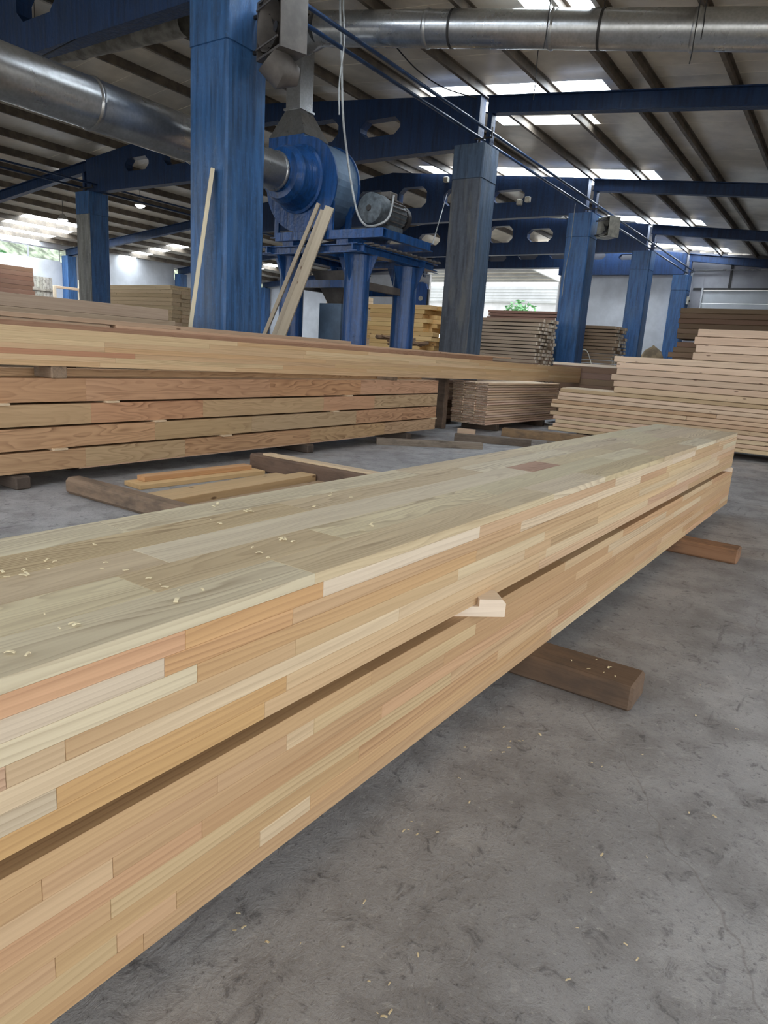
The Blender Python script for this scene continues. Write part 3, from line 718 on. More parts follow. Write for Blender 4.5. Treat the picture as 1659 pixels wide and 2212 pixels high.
def stack_x(name, label, group, x0, x1, y0, y1, zb, zt_, nl, nc, mat, col, ends=.05, jc=10, split=0.0, cat='plank', gap=.004, fixed=False):
    th = (zt_ - zb) / nl; wd_ = (y1 - y0) / nc
    for i in range(nl):
        for k in range(nc):
            cy = y0 + wd_ * (k + .5) + R.uniform(-.004, .004); a = x0 + R.uniform(-ends, ends); b = x1 + R.uniform(-ends, ends)
            cuts = [a, b]
            if R.random() < split and k == 0: cuts = [a, a + (b - a) * R.uniform(.3, .7), b]
            for s, e in zip(cuts[:-1], cuts[1:]):
                tag(board(name, (s, cy, zb + i * th), (e - .004, cy, zb + i * th), wd_ - .012, th - gap, mat, jit(col, jc), min(.008, th * .12)), lay(label, i, nl), cat, group)
def bearers(label, pts, ln, h, axis, group, col=(100, 82, 66)):
    for (x, y) in pts:
        o = mk('bearer', cbox(ln if axis == 'x' else .12, .12 if axis == 'x' else ln, h, .008), M_OLD, (x, y, h / 2), None, None, col); tag(o, label, 'timber', group)

stack_y('pink_board', 'pinkish board in the low stack under the jutting pale beam', 'pinkish boards under the jutting beam', -6.68, -5.86, 12.3, 15.7, .13, .96, 17, 3, M_PALE, (236, 204, 172), .025, -.05, 16, gap=.009, endmat=M_ENDG)
bearers('dark bearer under the pinkish board stack', [(-6.22, 12.8), (-6.1, 15.0)], .8, .1295, 'x', 'bearers under the pinkish boards')
stack_x('dark_plank', 'dark plank stacked at the foot of the worn grey-blue column', 'dark planks at the worn column', -8.6, -7.0, 12.3, 13.5, .12, .93, 10, 3, M_PLANK, (132, 104, 80), .06)
bearers('bearer under the dark planks at the worn column', [(-8.2, 12.9), (-7.3, 12.9)], 1.1, .1195, 'y', 'bearers under the dark planks')
# big stack at the right, stepped in three tiers
GB = 'knotty boards of the big stepped stack'
stack_x('knotty_board', 'knotty tan board in the lowest tier of the big stepped stack', GB, -4.78, 2.9, 13.0, 14.25, .13, .955, 11, 3, M_PLANK, (206, 174, 138), .1, 16, .6, gap=.007)
stack_x('knotty_board', 'knotty pale board in the middle tier of the big stepped stack', GB, -3.72, 3.2, 13.0, 14.2, .9555, 1.615, 6, 3, M_PLANK, (214, 184, 150), .05, 14, .3, gap=.008)
stack_x('knotty_board', 'light pink knotty board in the top tier of the big stepped stack', GB, -2.4, 3.4, 13.0, 14.2, 1.6155, 2.14, 4, 3, M_PLANK, (226, 196, 164), .03, 9, gap=.008)
bearers('dark bearer under the big stepped board stack', [(-4.2, 13.6), (-2.6, 13.6), (-.6, 13.6), (1.6, 13.6)], 1.2, .1295, 'y', 'bearers under the big stack', (70, 58, 50))
stack_x('brown_board', 'dark brown board, lower bundle behind the big stepped stack', 'dark brown boards', -4.25, 2.6, 20.0, 21.2, .13, 2.18, 15, 2, M_PLANK, (124, 92, 66), .1, 10)
stack_x('brown_board', 'dark brown board, upper bundle behind the big stepped stack', 'dark brown boards, upper bundle', -4.2, 2.6, 20.0, 21.2, 2.26, 3.05, 6, 2, M_PLANK, (116, 86, 60), .03, 8)
bearers('bearer under the tall dark brown stack', [(-3.5, 20.6), (-1, 20.6), (1.5, 20.6)], 1.1, .1295, 'y', 'bearers under the dark brown stack')
for x in (-3.4, -1, 1.5):
    o = mk('bearer', cbox(.1, 1.1, .0785, .006), M_OLD, (x, 20.6, 2.2197), None, None, (90, 70, 54)); tag(o, 'bearer between the two bundles of the tall dark brown stack', 'timber', 'bearers inside the dark brown stack')
# tall stacks with ragged pale ends beside the columns (their boards are too small to pick apart)
def ragged(label, x0, x1, y0, y1, zt_, col, endcol, seed, cols=6, rows_=24):
    rr = random.Random(seed); root = empty('lumber_stack', ((x0 + x1) / 2, (y0 + y1) / 2, 0))
    V = ([], []); E = ([], [])
    th = (zt_ - .12) / rows_; w = (y1 - y0) / cols; A, Bq = [], []
    for i in range(rows_):
        for k in range(cols):
            e = x1 + rr.uniform(-.16, .03); s = x0 + rr.uniform(-.04, .1); dz = rr.uniform(0, .012); dy = rr.uniform(-.008, .008)
            z = .12 + i * th
            A.append(shift(bx(s, e, y0 + k * w + .004 + dy, y0 + (k + 1) * w - .008 + dy, z + .002, z + th - dz - .012), (0, 0, 0)))
            Bq.append(bx(e, e + .012, y0 + k * w + .006 + dy, y0 + (k + 1) * w - .010 + dy, z + .006, z + th - dz - .016))
    for nm, q, m, c in (('planks', A, M_PLANK, col), ('pale_ends', Bq, M_PALE, endcol)):
        o = mk(nm, join(*q), m, (0, 0, 0), None, root, c); o.location = -WL[root]; o['kind'] = 'stuff'
    o = mk('bearer', join(bx(x0 + .3, x0 + .42, y0 + .05, y1 - .05, 0, .12), bx(x1 - .5, x1 - .38, y0 + .05, y1 - .05, 0, .12)), M_OLD, (0, 0, 0), None, root, (90, 74, 60)); o.location = -WL[root]
    tag(root, label, 'lumber'); return root
ragged('tall grey-brown lumber stack with ragged pale ends, right beside the worn column', -9.55, -7.2, 17.9, 19.1, 2.43, (156, 134, 110), (242, 226, 204), 1, 9, 24)
ragged('second ragged-ended lumber stack, behind the one beside the worn column', -9.9, -7.5, 19.2, 20.0, 2.62, (150, 126, 102), (242, 226, 204), 2)
ragged('tallest reddish lumber stack with ragged pale ends in front of the bright doorway', -11.5, -8.8, 23.4, 24.6, 3.15, (132, 92, 74), (238, 220, 196), 3, 5, 28)
ragged('brown lumber stack with ragged pale ends in front of the white wall strip', -8.4, -6.35, 22.2, 23.3, 2.66, (140, 112, 82), (240, 224, 200), 4)
# low mixed pile between the big stack and the ragged stacks
for i in range(9):
    for k in range(3):
        z0 = .12 + i * .14
        o = board('mixed_plank', (-6.05 + R.uniform(-.08, .08), 16.2 + k * .3, z0), (-3.9 + R.uniform(-.1, .1), 16.2 + k * .3, z0), .27, .138, M_PLANK, jit((128, 98, 76), 16))
        tag(o, lay('dark plank in the low mixed pile behind the stepped stack', i, 9), 'plank', 'dark planks of the low mixed pile')
for k in range(3):
    o = board('white_plank', (-6.05 + .03 * k, 16.2 + .3 * k, 1.381), (-3.9, 16.2 + .3 * k, 1.381), .24, .06, M_PALE, jit((226, 208, 184), 5)); tag(o, 'pale plank laid on top of the low mixed pile', 'plank', 'pale planks on the low mixed pile')
bearers('bearer under the low mixed pile', [(-5.6, 16.5), (-4.4, 16.5)], .9, .1195, 'y', 'bearers under the mixed pile')
# stacks seen behind the fan stand
stack_x('yellow_plank', 'yellow plank in the sloping stack left of the worn column', 'yellow planks left of the worn column', -13.2, -10.9, 18.2, 19.4, .12, 2.85, 21, 3, M_PLANK, (226, 182, 112), .28, 12)
bearers('bearer under the yellow planks', [(-12.6, 18.8), (-11.4, 18.8)], 1.1, .1195, 'y', 'bearers under the yellow planks')
stack_x('pale_board', 'pale board in the square stack behind the blue fan stand', 'pale boards behind the fan stand', -16.6, -13.9, 20.2, 21.4, .12, 2.9, 18, 3, M_PALE, (232, 200, 158), .06, 8)
stack_x('pale_board', 'pale board in the small top bundle behind the blue fan stand', 'pale boards of the small top bundle', -16.5, -15.1, 20.3, 21.3, 2.901, 3.30, 3, 2, M_PALE, (236, 206, 168), .03, 6)
bearers('bearer under the pale boards behind the fan stand', [(-16, 20.8), (-14.4, 20.8)], 1.1, .1195, 'y', 'bearers under the pale boards')
rr = random.Random(8)
bs = empty('brushwood_bundle', (-9.6, 15.6, 0)); q = []
for i in range(70):
    x = -9.95 + rr.uniform(-.45, .45); z = .06 + rr.random() * 1.75; y = 15.2 + rr.uniform(0, .6)
    u = Vector((rr.uniform(-.5, .5), 1, rr.uniform(-.25, .25))).normalized() * .35
    q.append(tube([Vector((x, y, z)) - u, Vector((x, y, z)) + u + Vector((rr.uniform(-.06, .06), 0, rr.uniform(-.05, .05)))], rr.uniform(.03, .055), 5))
o = mk('sticks', join(*q), M_OLD, (0, 0, 0), None, bs, (142, 108, 78)); o.location = -WL[bs]; o['kind'] = 'stuff'
for k in range(4):
    tag(board('brush_rail', (-10.5, 15.05 + .28 * k, 0), (-9.4, 15.05 + .28 * k, 0), .1, .03, M_OLD, (120, 96, 72)), 'dark rail under the brushwood bundle', 'rail', 'rails under the brushwood bundle')
tag(bs, 'tangled brown brushwood bundle left of the worn column foot', 'brushwood')

# far left: stack by the grey-faced column, brown stack, fence panel, post
stack_x('far_plank', 'weathered plank in the tall stack beside the grey-faced column', 'planks of the far left stack', -26.9, -21.7, 17.6, 18.9, .12, 3.18, 21, 3, M_PLANK, (216, 186, 144), .05, 9)
stack_x('far_plank', 'pale plank crowning the tall stack beside the grey-faced column', 'top planks of the far left stack', -27.3, -21.8, 17.6, 18.9, 3.181, 3.34, 2, 3, M_PALE, (232, 204, 160), .02, 5)
bearers('bearer under the tall far left stack', [(-26, 18.2), (-24.2, 18.2), (-22.6, 18.2)], 1.2, .1195, 'y', 'bearers under the far left stack')
stack_y('russet_plank', 'russet brown plank in the tall stack under the high windows', 'russet planks under the windows', -33.5, -32.4, 14.2, 18.35, .12, 4.15, 20, 2, M_PLANK, (112, 72, 50), .06, 0, 10)
bearers('bearer under the russet planks', [(-32.95, 15), (-32.95, 17.5)], 1.0, .1195, 'x', 'bearers under the russet planks')
fp = empty('fence_panel', (-33.45, 19.4, 0))
for j in range(8):
    o = mk('paling', cbox(.03, .155, 3.9, .004), M_OLD, (-33.45, 18.66 + j * .165, 1.95), (0, 0, 0), fp, jit((182, 174, 160), 8))
for z in (.8, 3.3): mk('cross_rail', cbox(.05, 1.3, .1, .004), M_OLD, (-33.405, 19.24, z), None, fp, (170, 160, 144))
tag(fp, 'grey upright paling panel leaning by the far white wall', 'fence panel')
ps = empty('timber_frame', (-32.6, 20.5, 0))
mk('upright', cbox(.12, .12, 3.9, .008), M_PALE, (-32.45, 20.72, 1.95), None, ps, (214, 192, 162)); mk('crossbar', cbox(.1, 1.3, .12, .008), M_PALE, (-32.45, 20.0, 3.45), None, ps, (214, 180, 146)); mk('upright', cbox(.12, .12, 3.5, .008), M_PALE, (-32.45, 19.4, 1.75), None, ps, (214, 192, 162))
tag(ps, 'pale timber frame with a crossbar beside the slim blue wall column', 'frame')

# leaning boards
o = board('leaning_board', (-7.62, 6.20, 0.0), (-7.32, 6.588, 3.52), .12, .05, M_PALE, (222, 210, 178), base=False); o.location.z += .03
tag(o, 'long pale board leaning against the massive blue column', 'board')
for (x0, y0, x1, y1, z1, w, nm, cc) in ((-8.95, 8.44, -7.82, 9.32, 3.71, .065, 'narrow grey board leaning on the fan stand, set apart from the wider ones', (176, 160, 136)), (-8.66, 8.44, -7.72, 9.32, 3.60, .09, 'middle grey board of the three leaning on the fan stand', (182, 166, 142)),
                                        (-8.48, 8.44, -7.58, 9.32, 3.64, .15, 'widest grey board of the three leaning on the fan stand', (188, 172, 146))):
    p0, p1 = Vector((x0, y0, .02)), Vector((x1, y1, z1)); d = (p1 - p0).normalized()
    nrm = Vector((.35, -1, 0)); nrm = (nrm - d * nrm.dot(d)).normalized(); yv = nrm.cross(d)
    qq = Matrix((d, yv, nrm)).transposed().to_quaternion()
    o = mk('leaning_board', cbox((p1 - p0).length, w, .045, .003), M_PLANK, (p0 + p1) / 2, qq, None, cc); tag(o, nm, 'board', 'grey boards leaning on the fan stand')

# ------------------------------------------------------------------ dust extraction fan on its stand
fs = empty('fan_stand', (-7.9, 10.3, 0))
def P(name, vf, mat, root, smooth=False, color=None):
    o = mk(name, vf, mat, (0, 0, 0), None, root, color, smooth); o.location = -WL[root]; return o
for X in (-7.18, -8.62):
    for Yv in (9.62, 11.1):
        lg = P('leg', tube([(X, Yv, .03), (X, Yv, 2.93)], .215, 24), M_STEEL, fs, True)
        P('base_plate', shift(cbox(.5, .5, .03, .004), (X, Yv, .015)), M_STEEL, lg)
        for a in (0, 1, 2, 3):
            ca, sa = math.cos(a * math.pi / 2 + .0), math.sin(a * math.pi / 2 + .0)
            V = []
            for s in (-.01, .01):
                for rr_, z in ((.21, 2.5), (.21, 2.92), (.40, 2.92)): V.append((X + ca * rr_ - sa * s, Yv + sa * rr_ + ca * s, z))
            P('gusset', (V, [[0, 1, 2], [3, 5, 4], [0, 3, 4, 1], [1, 4, 5, 2], [2, 5, 3, 0]]), M_STEEL, lg)
def chan(x0, x1, y0, y1, z0, z1): return bx(x0, x1, y0, y1, z0, z1)
for Yv in (9.25, 11.15): P('lower_beam', join(bx(-9.0, -6.85, Yv, Yv + .16, 2.93, 2.945), bx(-9.0, -6.85, Yv + .07, Yv + .09, 2.945, 3.045), bx(-9.0, -6.85, Yv, Yv + .16, 3.045, 3.06)), M_STEEL, fs)
for X in (-7.1, -8.95): P('lower_beam', join(bx(X, X + .2, 9.2, 11.75, 2.94, 2.955), bx(X + .09, X + .11, 9.2, 11.75, 2.955, 3.05), bx(X, X + .2, 9.2, 11.75, 3.05, 3.062)), M_STEEL, fs)
for X in (-7.32, -8.5): P('bolster', bx(X - .12, X + .12, 9.35, 10.9, 3.062, 3.15), M_STEEL, fs)
for Yv in (9.3, 10.75): P('upper_frame', join(bx(-8.75, -6.49, Yv, Yv + .1, 3.15, 3.165), bx(-8.75, -6.49, Yv + .0, Yv + .015, 3.165, 3.27), bx(-8.75, -6.49, Yv, Yv + .1, 3.27, 3.285)), M_STEEL, fs)
for X in (-8.75, -7.6, -6.59): P('upper_frame', bx(X, X + .1, 9.4, 10.75, 3.155, 3.28), M_STEEL, fs)
for Yv in (9.62, 11.1): P('tie_bar', bx(-8.4, -7.4, Yv - .05, Yv + .05, 2.42, 2.54), M_STEEL, fs)
for X in (-7.18, -8.62): P('tie_bar', bx(X - .05, X + .05, 9.83, 10.88, 2.42, 2.54), M_GRIM, fs)
for j in range(14): P('grating_bar', bx(-6.92, -6.86 + .1, 9.4 + j * .165, 9.47 + j * .165, 3.062, 3.09), M_GRIM, fs)
tag(fs, 'blue steel stand on four thick round legs carrying the fan', 'stand')
fn = empty('dust_fan', (-8.6, 10.0, 3.285))
FX, FZ, FY0, FY1 = -8.55, 4.17, 9.72, 10.36
spiral = []
for i in range(40):
    a = math.radians(180 - i * (300 / 39)) ; r = .60 + .22 * (i / 39)
    spiral.append((FX + r * math.cos(a), FZ + r * math.sin(a)))
# spiral housing: starts at the left, over the top, down the right and back under, with a straight outlet upward at the left
spiral = [(FX - .80, 4.95), (FX - .80, FZ)] + [(FX + (.80 - .10 * t) * math.cos(math.radians(180 + 270 * t)), FZ + (.80 - .10 * t) * math.sin(math.radians(180 + 270 * t))) for t in [i / 34 for i in range(1, 35)]] + [(FX + .0, 4.95)]
P('scroll_housing', prism(spiral, FY0 + .03, FY1, 'y'), M_FAST, fn)
ring = [(FX + 1.045 * (x - FX), FZ + 1.045 * (z - FZ)) if z < 4.9 else (x, z) for x, z in spiral]
P('front_plate', prism(ring, FY0, FY0 + .03, 'y'), M_STEEL, fn)
P('back_plate', prism(ring, FY1, FY1 + .03, 'y'), M_STEEL, fn)
IX, IZ = -8.62, 4.22
def lathe_y(prof, n=36, cx=IX, cz=IZ):
    V, Fc = [], []
    for (y, r) in prof:
        for k in range(n): V.append((cx + r * math.cos(2 * math.pi * k / n), y, cz + r * math.sin(2 * math.pi * k / n)))
    for i in range(len(prof) - 1):
        for k in range(n): Fc.append([i * n + k, i * n + (k + 1) % n, (i + 1) * n + (k + 1) % n, (i + 1) * n + k])
    return V, Fc
P('inlet_cone', lathe_y([(9.16, .30), (9.20, .31), (9.22, .40), (9.34, .455), (9.36, .462), (9.38, .455), (9.6, .50), (9.66, .52), (9.68, .56), (9.72, .56)]), M_STEEL, fn, True)
for s in (-1, 1):
    P('housing_foot', join(bx(FX + s * .62 - .05, FX + s * .62 + .05, FY0 + .05, FY0 + .1, 3.285, 4.0), bx(FX + s * .62 - .05, FX + s * .62 + .05, FY1 - .1, FY1 - .05, 3.285, 4.0), bx(FX + s * .62 - .1, FX + s * .62 + .1, FY0, FY1, 3.285, 3.30)), M_STEEL, fn)
tag(fn, 'blue snail-shaped dust extraction fan with a dished inlet cone', 'fan')
mo = empty('fan_motor', (-7.05, 9.9, 3.285))
MX, MZ = -7.02, 3.66
mb = P('motor_body', lathe_y([(9.62, .0), (9.62, .18), (9.64, .235), (9.66, .245), (9.92, .245), (9.93, .225), (10.42, .225), (10.44, .19), (10.46, .0)], 32, MX, MZ), M_MOTOR, mo, True)
for j in range(20):
    a = 2 * math.pi * j / 20
    P('cooling_fin', shift(([(v[0] * math.cos(a) - v[2] * math.sin(a), v[1], v[0] * math.sin(a) + v[2] * math.cos(a)) for v in bx(.215, .255, 9.95, 10.4, -.006, .006)[0]], bx(0, 1, 0, 1, 0, 1)[1]), (MX, 0, MZ)), M_GRIM, mb)
P('cover_hub', lathe_y([(9.605, 0), (9.605, .04), (9.62, .05)], 16, MX, MZ), M_DARK, mb, True)
P('terminal_box', shift(cbox(.2, .22, .12, .01), (MX + .02, 10.15, MZ + .27)), M_GRIM, mo)
P('motor_foot', join(bx(MX - .2, MX + .2, 9.98, 10.36, 3.30, 3.45), bx(MX - .26, MX + .26, 9.96, 10.4, 3.285, 3.31)), M_MOTOR, mo)
P('pulley', lathe_y([(10.46, 0), (10.46, .05), (10.52, .05), (10.52, .2), (10.62, .2), (10.62, 0)], 24, MX, MZ), M_DARK, mo, True)
tag(mo, 'grey finned electric motor on the fan stand beside the blue fan', 'motor')
hp = empty('dust_hopper', (-8.1, 10.3, 0))
P('hopper_cone', ([(-8.5, 10.0, 2.75), (-7.7, 10.0, 2.75), (-7.7, 10.75, 2.75), (-8.5, 10.75, 2.75), (-8.25, 10.2, 2.2), (-7.95, 10.2, 2.2), (-7.95, 10.5, 2.2), (-8.25, 10.5, 2.2)], [[0, 1, 5, 4], [1, 2, 6, 5], [2, 3, 7, 6], [3, 0, 4, 7], [0, 3, 2, 1], [4, 5, 6, 7]]), M_GRIM, hp)
P('side_panel', bx(-8.36, -7.86, 10.1, 10.14, 0, 2.2), M_FAST, hp); P('back_panel', bx(-8.36, -7.86, 10.5, 10.54, 0, 2.2), M_FAST, hp); P('end_panel', bx(-7.9, -7.86, 10.14, 10.5, 0, 2.2), M_FAST, hp); P('end_panel', bx(-8.36, -8.32, 10.14, 10.5, 0, 2.2), M_FAST, hp)
tag(hp, 'blue-grey sheet hopper standing between the round legs of the fan stand', 'hopper')

# round intake duct running along the hall into the fan
def duct(name, label, p, q_, r, segs, mat, n=28):
    p, q_ = Vector(p), Vector(q_); root = empty(name, p); d = (q_ - p); L = d.length; d.normalize()
    for i in range(segs):
        a, b = p + d * (L * i / segs), p + d * (L * (i + 1) / segs)
        ds = P('duct_section', tube([a, b - d * .004], r, n, False), mat, root, True)
        P('seam_collar', tube([b - d * .05, b - d * .03, b - d * .005, b + d * .02], [r + .002, r + .016, r + .016, r + .002], n, False), mat, ds, True)
    tag(root, label, 'duct'); return root
dl = duct('intake_duct', 'round galvanised duct running along the hall into the dust fan', (-8.62, -1.0, 4.22), (-8.62, 9.13, 4.22), .300, 6, M_GALV)
for yy in (1.0, 4.4): P('hanger_wire', tube([(-8.62, yy, 4.5), (-8.62, yy, ztop(-8.62) + .21)], .006, 5), M_DARK, dl)
# rectangular riser from the fan outlet
rs = empty('riser_duct', (-8.9, 10.04, 4.95))
def loft(a, b):
    V = list(a) + list(b); return V, [[0, 1, 5, 4], [1, 2, 6, 5], [2, 3, 7, 6], [3, 0, 4, 7]]
def rect(x0, x1, y0, y1, z): return [(x0, y0, z), (x1, y0, z), (x1, y1, z), (x0, y1, z)]
P('transition_hood', loft(rect(-9.37, -8.53, 9.73, 10.38, 4.95), rect(-9.12, -8.80, 9.88, 10.22, 5.42)), M_GALV, rs)
P('shaft', loft(rect(-9.12, -8.80, 9.88, 10.22, 5.42), rect(-9.12, -8.80, 9.88, 10.22, 6.80)), M_GALV, rs)
P('flange', join(*[bx(*v) for v in ((-9.15, -8.77, 9.85, 9.88, 5.41, 5.44), (-9.15, -8.77, 10.22, 10.25, 5.41, 5.44), (-9.15, -9.12, 9.88, 10.22, 5.41, 5.44), (-8.80, -8.77, 9.88, 10.22, 5.41, 5.44))]), M_GALV, rs)
P('shaft_cap', bx(-9.12, -8.80, 9.88, 10.22, 6.80, 6.815), M_GALV, rs)
tag(rs, 'square galvanised riser duct with a flared foot on top of the dust fan', 'duct')
pa, pb = atd(690, 62, 11.2), atd(1659, 64, 8.9)
dd = (pb - pa).normalized(); pb2 = pb + dd * 3.0
oh = duct('overhead_duct', 'round galvanised duct slung under the roof from the riser to the near aisle', pa, pb2, .25, 5, M_GALV)
P('elbow', tube([(-8.95, 10.03, 6.40), (-8.78, 9.96, 6.44), (-8.55, 9.85, 6.47), pa + dd * .02], [.155, .18, .235, .252], 28), M_GALV, oh, True)
for t_ in (.24, .47, .72):
    p = pa.lerp(pb2, t_); P('hanger_wire', tube([(p.x, p.y, p.z + .24), (p.x, p.y, ztop(p.x) + .205)], .006, 5), M_DARK, oh)
    P('hanger_band', tube([p - dd * .02, p + dd * .02], .256, 28, False), M_DARK, oh, True)

bd = duct('branch_duct', 'dull grey round duct lying just behind the girder over the massive blue column', ony(402, 52, 8.3), ony(-150, 178, 8.3), .17, 3, simple('dull_duct_sheet', (150, 144, 132), .5, .3, .15, 4))
for t_ in (.15, .5, .85):
    p = WL[bd].lerp(ony(-150, 178, 8.3), t_); P('hanger_wire', tube([(p.x, p.y, p.z + .16), (p.x, p.y, ztop(p.x) + .2)], .006, 5), M_DARK, bd)
# axial fan heaters on the columns
def axial(name, label, x, y, z, w, mat, rz=0.0):
    root = empty(name, (x, y, z)); q = Quaternion((0, 0, 1), rz)
    def T(vf): return [q @ Vector(v) for v in vf[0]], vf[1]
    def C(nm, vf, m, s=False): return mk(nm, T(vf), m, (x, y, z), None, root, None, s)
    h = w / 2; d = .18
    C('casing', join(bx(-h, h, -d, d, h - .03, h), bx(-h, h, -d, d, -h, -h + .03), bx(-h, -h + .03, -d, d, -h + .03, h - .03), bx(h - .03, h, -d, d, -h + .03, h - .03), bx(-h + .03, h - .03, d - .02, d, -h + .03, h - .03)), mat)
    n = 28; V, Fc = [], []
    for yv, r in ((-d - .01, h * .93), (-d + .05, h * .80), (d - .05, h * .78)):
        for k in range(n): V.append((r * math.cos(2 * math.pi * k / n), yv, r * math.sin(2 * math.pi * k / n)))
    for i in range(2):
        for k in range(n): Fc.append([i * n + k, i * n + (k + 1) % n, (i + 1) * n + (k + 1) % n, (i + 1) * n + k])
    C('bell_mouth', (V, Fc), mat, True)
    for k in range(5):
        a = 2 * math.pi * k / 5; b = a + .75; r0, r1 = h * .16, h * .74
        C('blade', ([(r0 * math.cos(a), -.03, r0 * math.sin(a)), (r1 * math.cos(a - .1), -.06, r1 * math.sin(a - .1)), (r1 * math.cos(b), .06, r1 * math.sin(b)), (r0 * math.cos(b), .03, r0 * math.sin(b))], [[0, 1, 2, 3]]), M_DARK)
    C('hub', tube([(0, -.09, 0), (0, .1, 0)], h * .18, 14), M_DARK, True)
    for s in (-.33, .33): C('guard_bar', bx(-h * .9, h * .9, -d - .03, -d - .015, s * w - .01, s * w + .01), M_GRIM)
    for zz in (-.2, .2): mk('mount_bar', bx(COLX - x, -h * .6, -.02, .02, zz - .02, zz + .02), M_DARK, (x, y, z), None, root)
    tag(root, label, 'fan heater'); return root
ax1 = axial('fan_heater', 'grimy dark axial fan heater high on the massive blue column', -6.66, 7.1, 5.22, .66, M_GRIM, -.35)
mk('shroud', tube([(-6.72, 6.95, 4.86), (-6.62, 7.1, 4.72), (-6.5, 7.25, 4.70)], [.2, .21, .10], 22), M_GRIM, (0, 0, 0), None, ax1, None, True).location = -WL[ax1]
ax2 = axial('fan_heater', 'pale grey axial fan heater on the blue column with the hanging cable', -6.76, 21.1, 5.33, .56, simple('pale_grey_casing', (168, 166, 156), .5), -.6)

# ------------------------------------------------------------------ pipes, cables, lamps, small things
for i, (X, Z, nm) in enumerate(((-7.34, 5.84, 'dark blue pipe running close over the column tops'), (-7.06, 5.90, 'outer dark blue pipe running along the column tops'))):
    o = mk('pipe', tube([(X, YN + .5, Z), (X, YE - .1, Z)], .032, 10), M_PIPE, (0, 0, 0), None, None, None, True); tag(o, nm, 'pipe', 'pipes over the columns')
for k in range(-1, 5):
    y = Y0 + BAY * k + .06
    o = mk('pipe_bracket', join(bx(-7.40, -7.0, y - .02, y + .02, 5.778, 5.80), bx(-7.30, -7.27, y - .02, y + .02, ZC + .001, 5.778), bx(-7.02, -7.0, y - .02, y + .02, 5.80, 5.98)), M_DARK); tag(o, 'small dark pipe bracket on the column top, ' + ords[k + 1], 'bracket', 'pipe brackets')
for i, (X, Z) in enumerate(((-21.22, 5.84), (-20.62, 5.90))):
    o = mk('pipe', tube([(X, YN + .5, Z), (X, YE - .1, Z)], .03, 10), M_PIPE, (0, 0, 0), None, None, None, True); tag(o, ('inner', 'outer')[i] + ' dark pipe running along the far column row', 'pipe', 'pipes of the far row')
for k in range(-1, 4):
    y = Y0 + BAY * k + .06
    o = mk('pipe_bracket', join(bx(-21.28, -20.58, y - .02, y + .02, 5.785, 5.812), bx(-21.0, -20.97, y - .02, y + .02, ZC - .002, 5.785), bx(-20.64, -20.60, y - .02, y + .02, 5.812, 5.872)), M_DARK); tag(o, 'small dark pipe bracket on the far column top, ' + ords[k + 1], 'bracket', 'far pipe brackets')
def cable(label, pts, r, mat, name='cable', cat='cable', group=None):
    P0 = [Vector(p) for p in pts]; out = []
    for i in range(len(P0) - 1):           # Catmull-Rom
        a, b, c, d = P0[max(i - 1, 0)], P0[i], P0[i + 1], P0[min(i + 2, len(P0) - 1)]
        for j in range(8):
            t = j / 8; out.append(.5 * ((2 * b) + (c - a) * t + (2 * a - 5 * b + 4 * c - d) * t * t + (3 * b - a - 3 * c + d) * t ** 3))
    out.append(P0[-1]); o = mk(name, tube(out, r, 6), mat, (0, 0, 0), None, None, None, True); return tag(o, label, cat, group)
yc = 9.5
roofp = ony(733, 0, yc); roofp.z = min(roofp.z, ztop(roofp.x) + .2)
cable('pale grey cable hanging from the roof in a loop to the fan motor', [(ony(735, 2, 9.3).x, 9.3, ztop(ony(735, 2, 9.3).x) + .205), ony(735, 20, 9.3), ony(738, 120, 9.3), ony(741, 250, 9.35), ony(752, 350, 9.55), ony(765, 430, 9.5), ony(778, 473, 9.5), ony(800, 489, 9.5), ony(838, 472, 9.6), (MX + .15, 10.1, MZ + .27)], .018, M_CABLE)
cable('second thin grey cable beside the looped motor cable', [(ony(742, 0, 9.1).x, 9.1, ztop(ony(742, 0, 9.1).x) + .205), ony(742, 10, 9.1), ony(744, 90, 9.1), ony(733, 180, 9.1), ony(733, 248, 9.1)], .012, M_CABLE)
cable('thin dark cable drooping from the roof near the overhead duct', [(ony(845, 95, 11.6).x, 11.6, ztop(ony(845, 95, 11.6).x) + .205), ony(900, 150, 12.6), ony(960, 190, 13.3), ony(1030, 212, 13.88)], .012, M_BLACK)
cable('white cable running down the side of the blue column with the fan heater', [ony(1243, 440, 20.642), ony(1238, 480, 20.642), ony(1232, 530, 20.642), ony(1222, 580, 20.642), ony(1214, 640, 20.642)], .012, M_CABLE)
cable('pale cord stretched from the fan stand up to the girder', [(-6.5, 10.84, 3.282), ony(966, 418, 20.875)], .011, M_CABLE)
for i, (px, py0, py1, yv) in enumerate(((1180, 40, 105, 9.95), (1158, 112, 215, 12.3), (1520, 20, 85, 10.2), (1495, 85, 138, 10.1))):
    cable('loose dark wire end dangling by the overhead duct', [(ony(px + 8, py0, yv).x, yv, ztop(ony(px + 8, py0, yv).x) + .199), ony(px + 4, py0, yv), ony(px, (py0 + py1) / 2, yv), ony(px - 6, py1, yv)], .008, M_BLACK, 'wire', 'wire', 'wires dangling by the overhead duct')
cable('thin black stay wire under the dark girder at the far upper end of the hall', [ony(165, 84, 7.0), (-8.62, 5.1, 4.518)], .01, M_BLACK, 'stay_wire', 'wire')
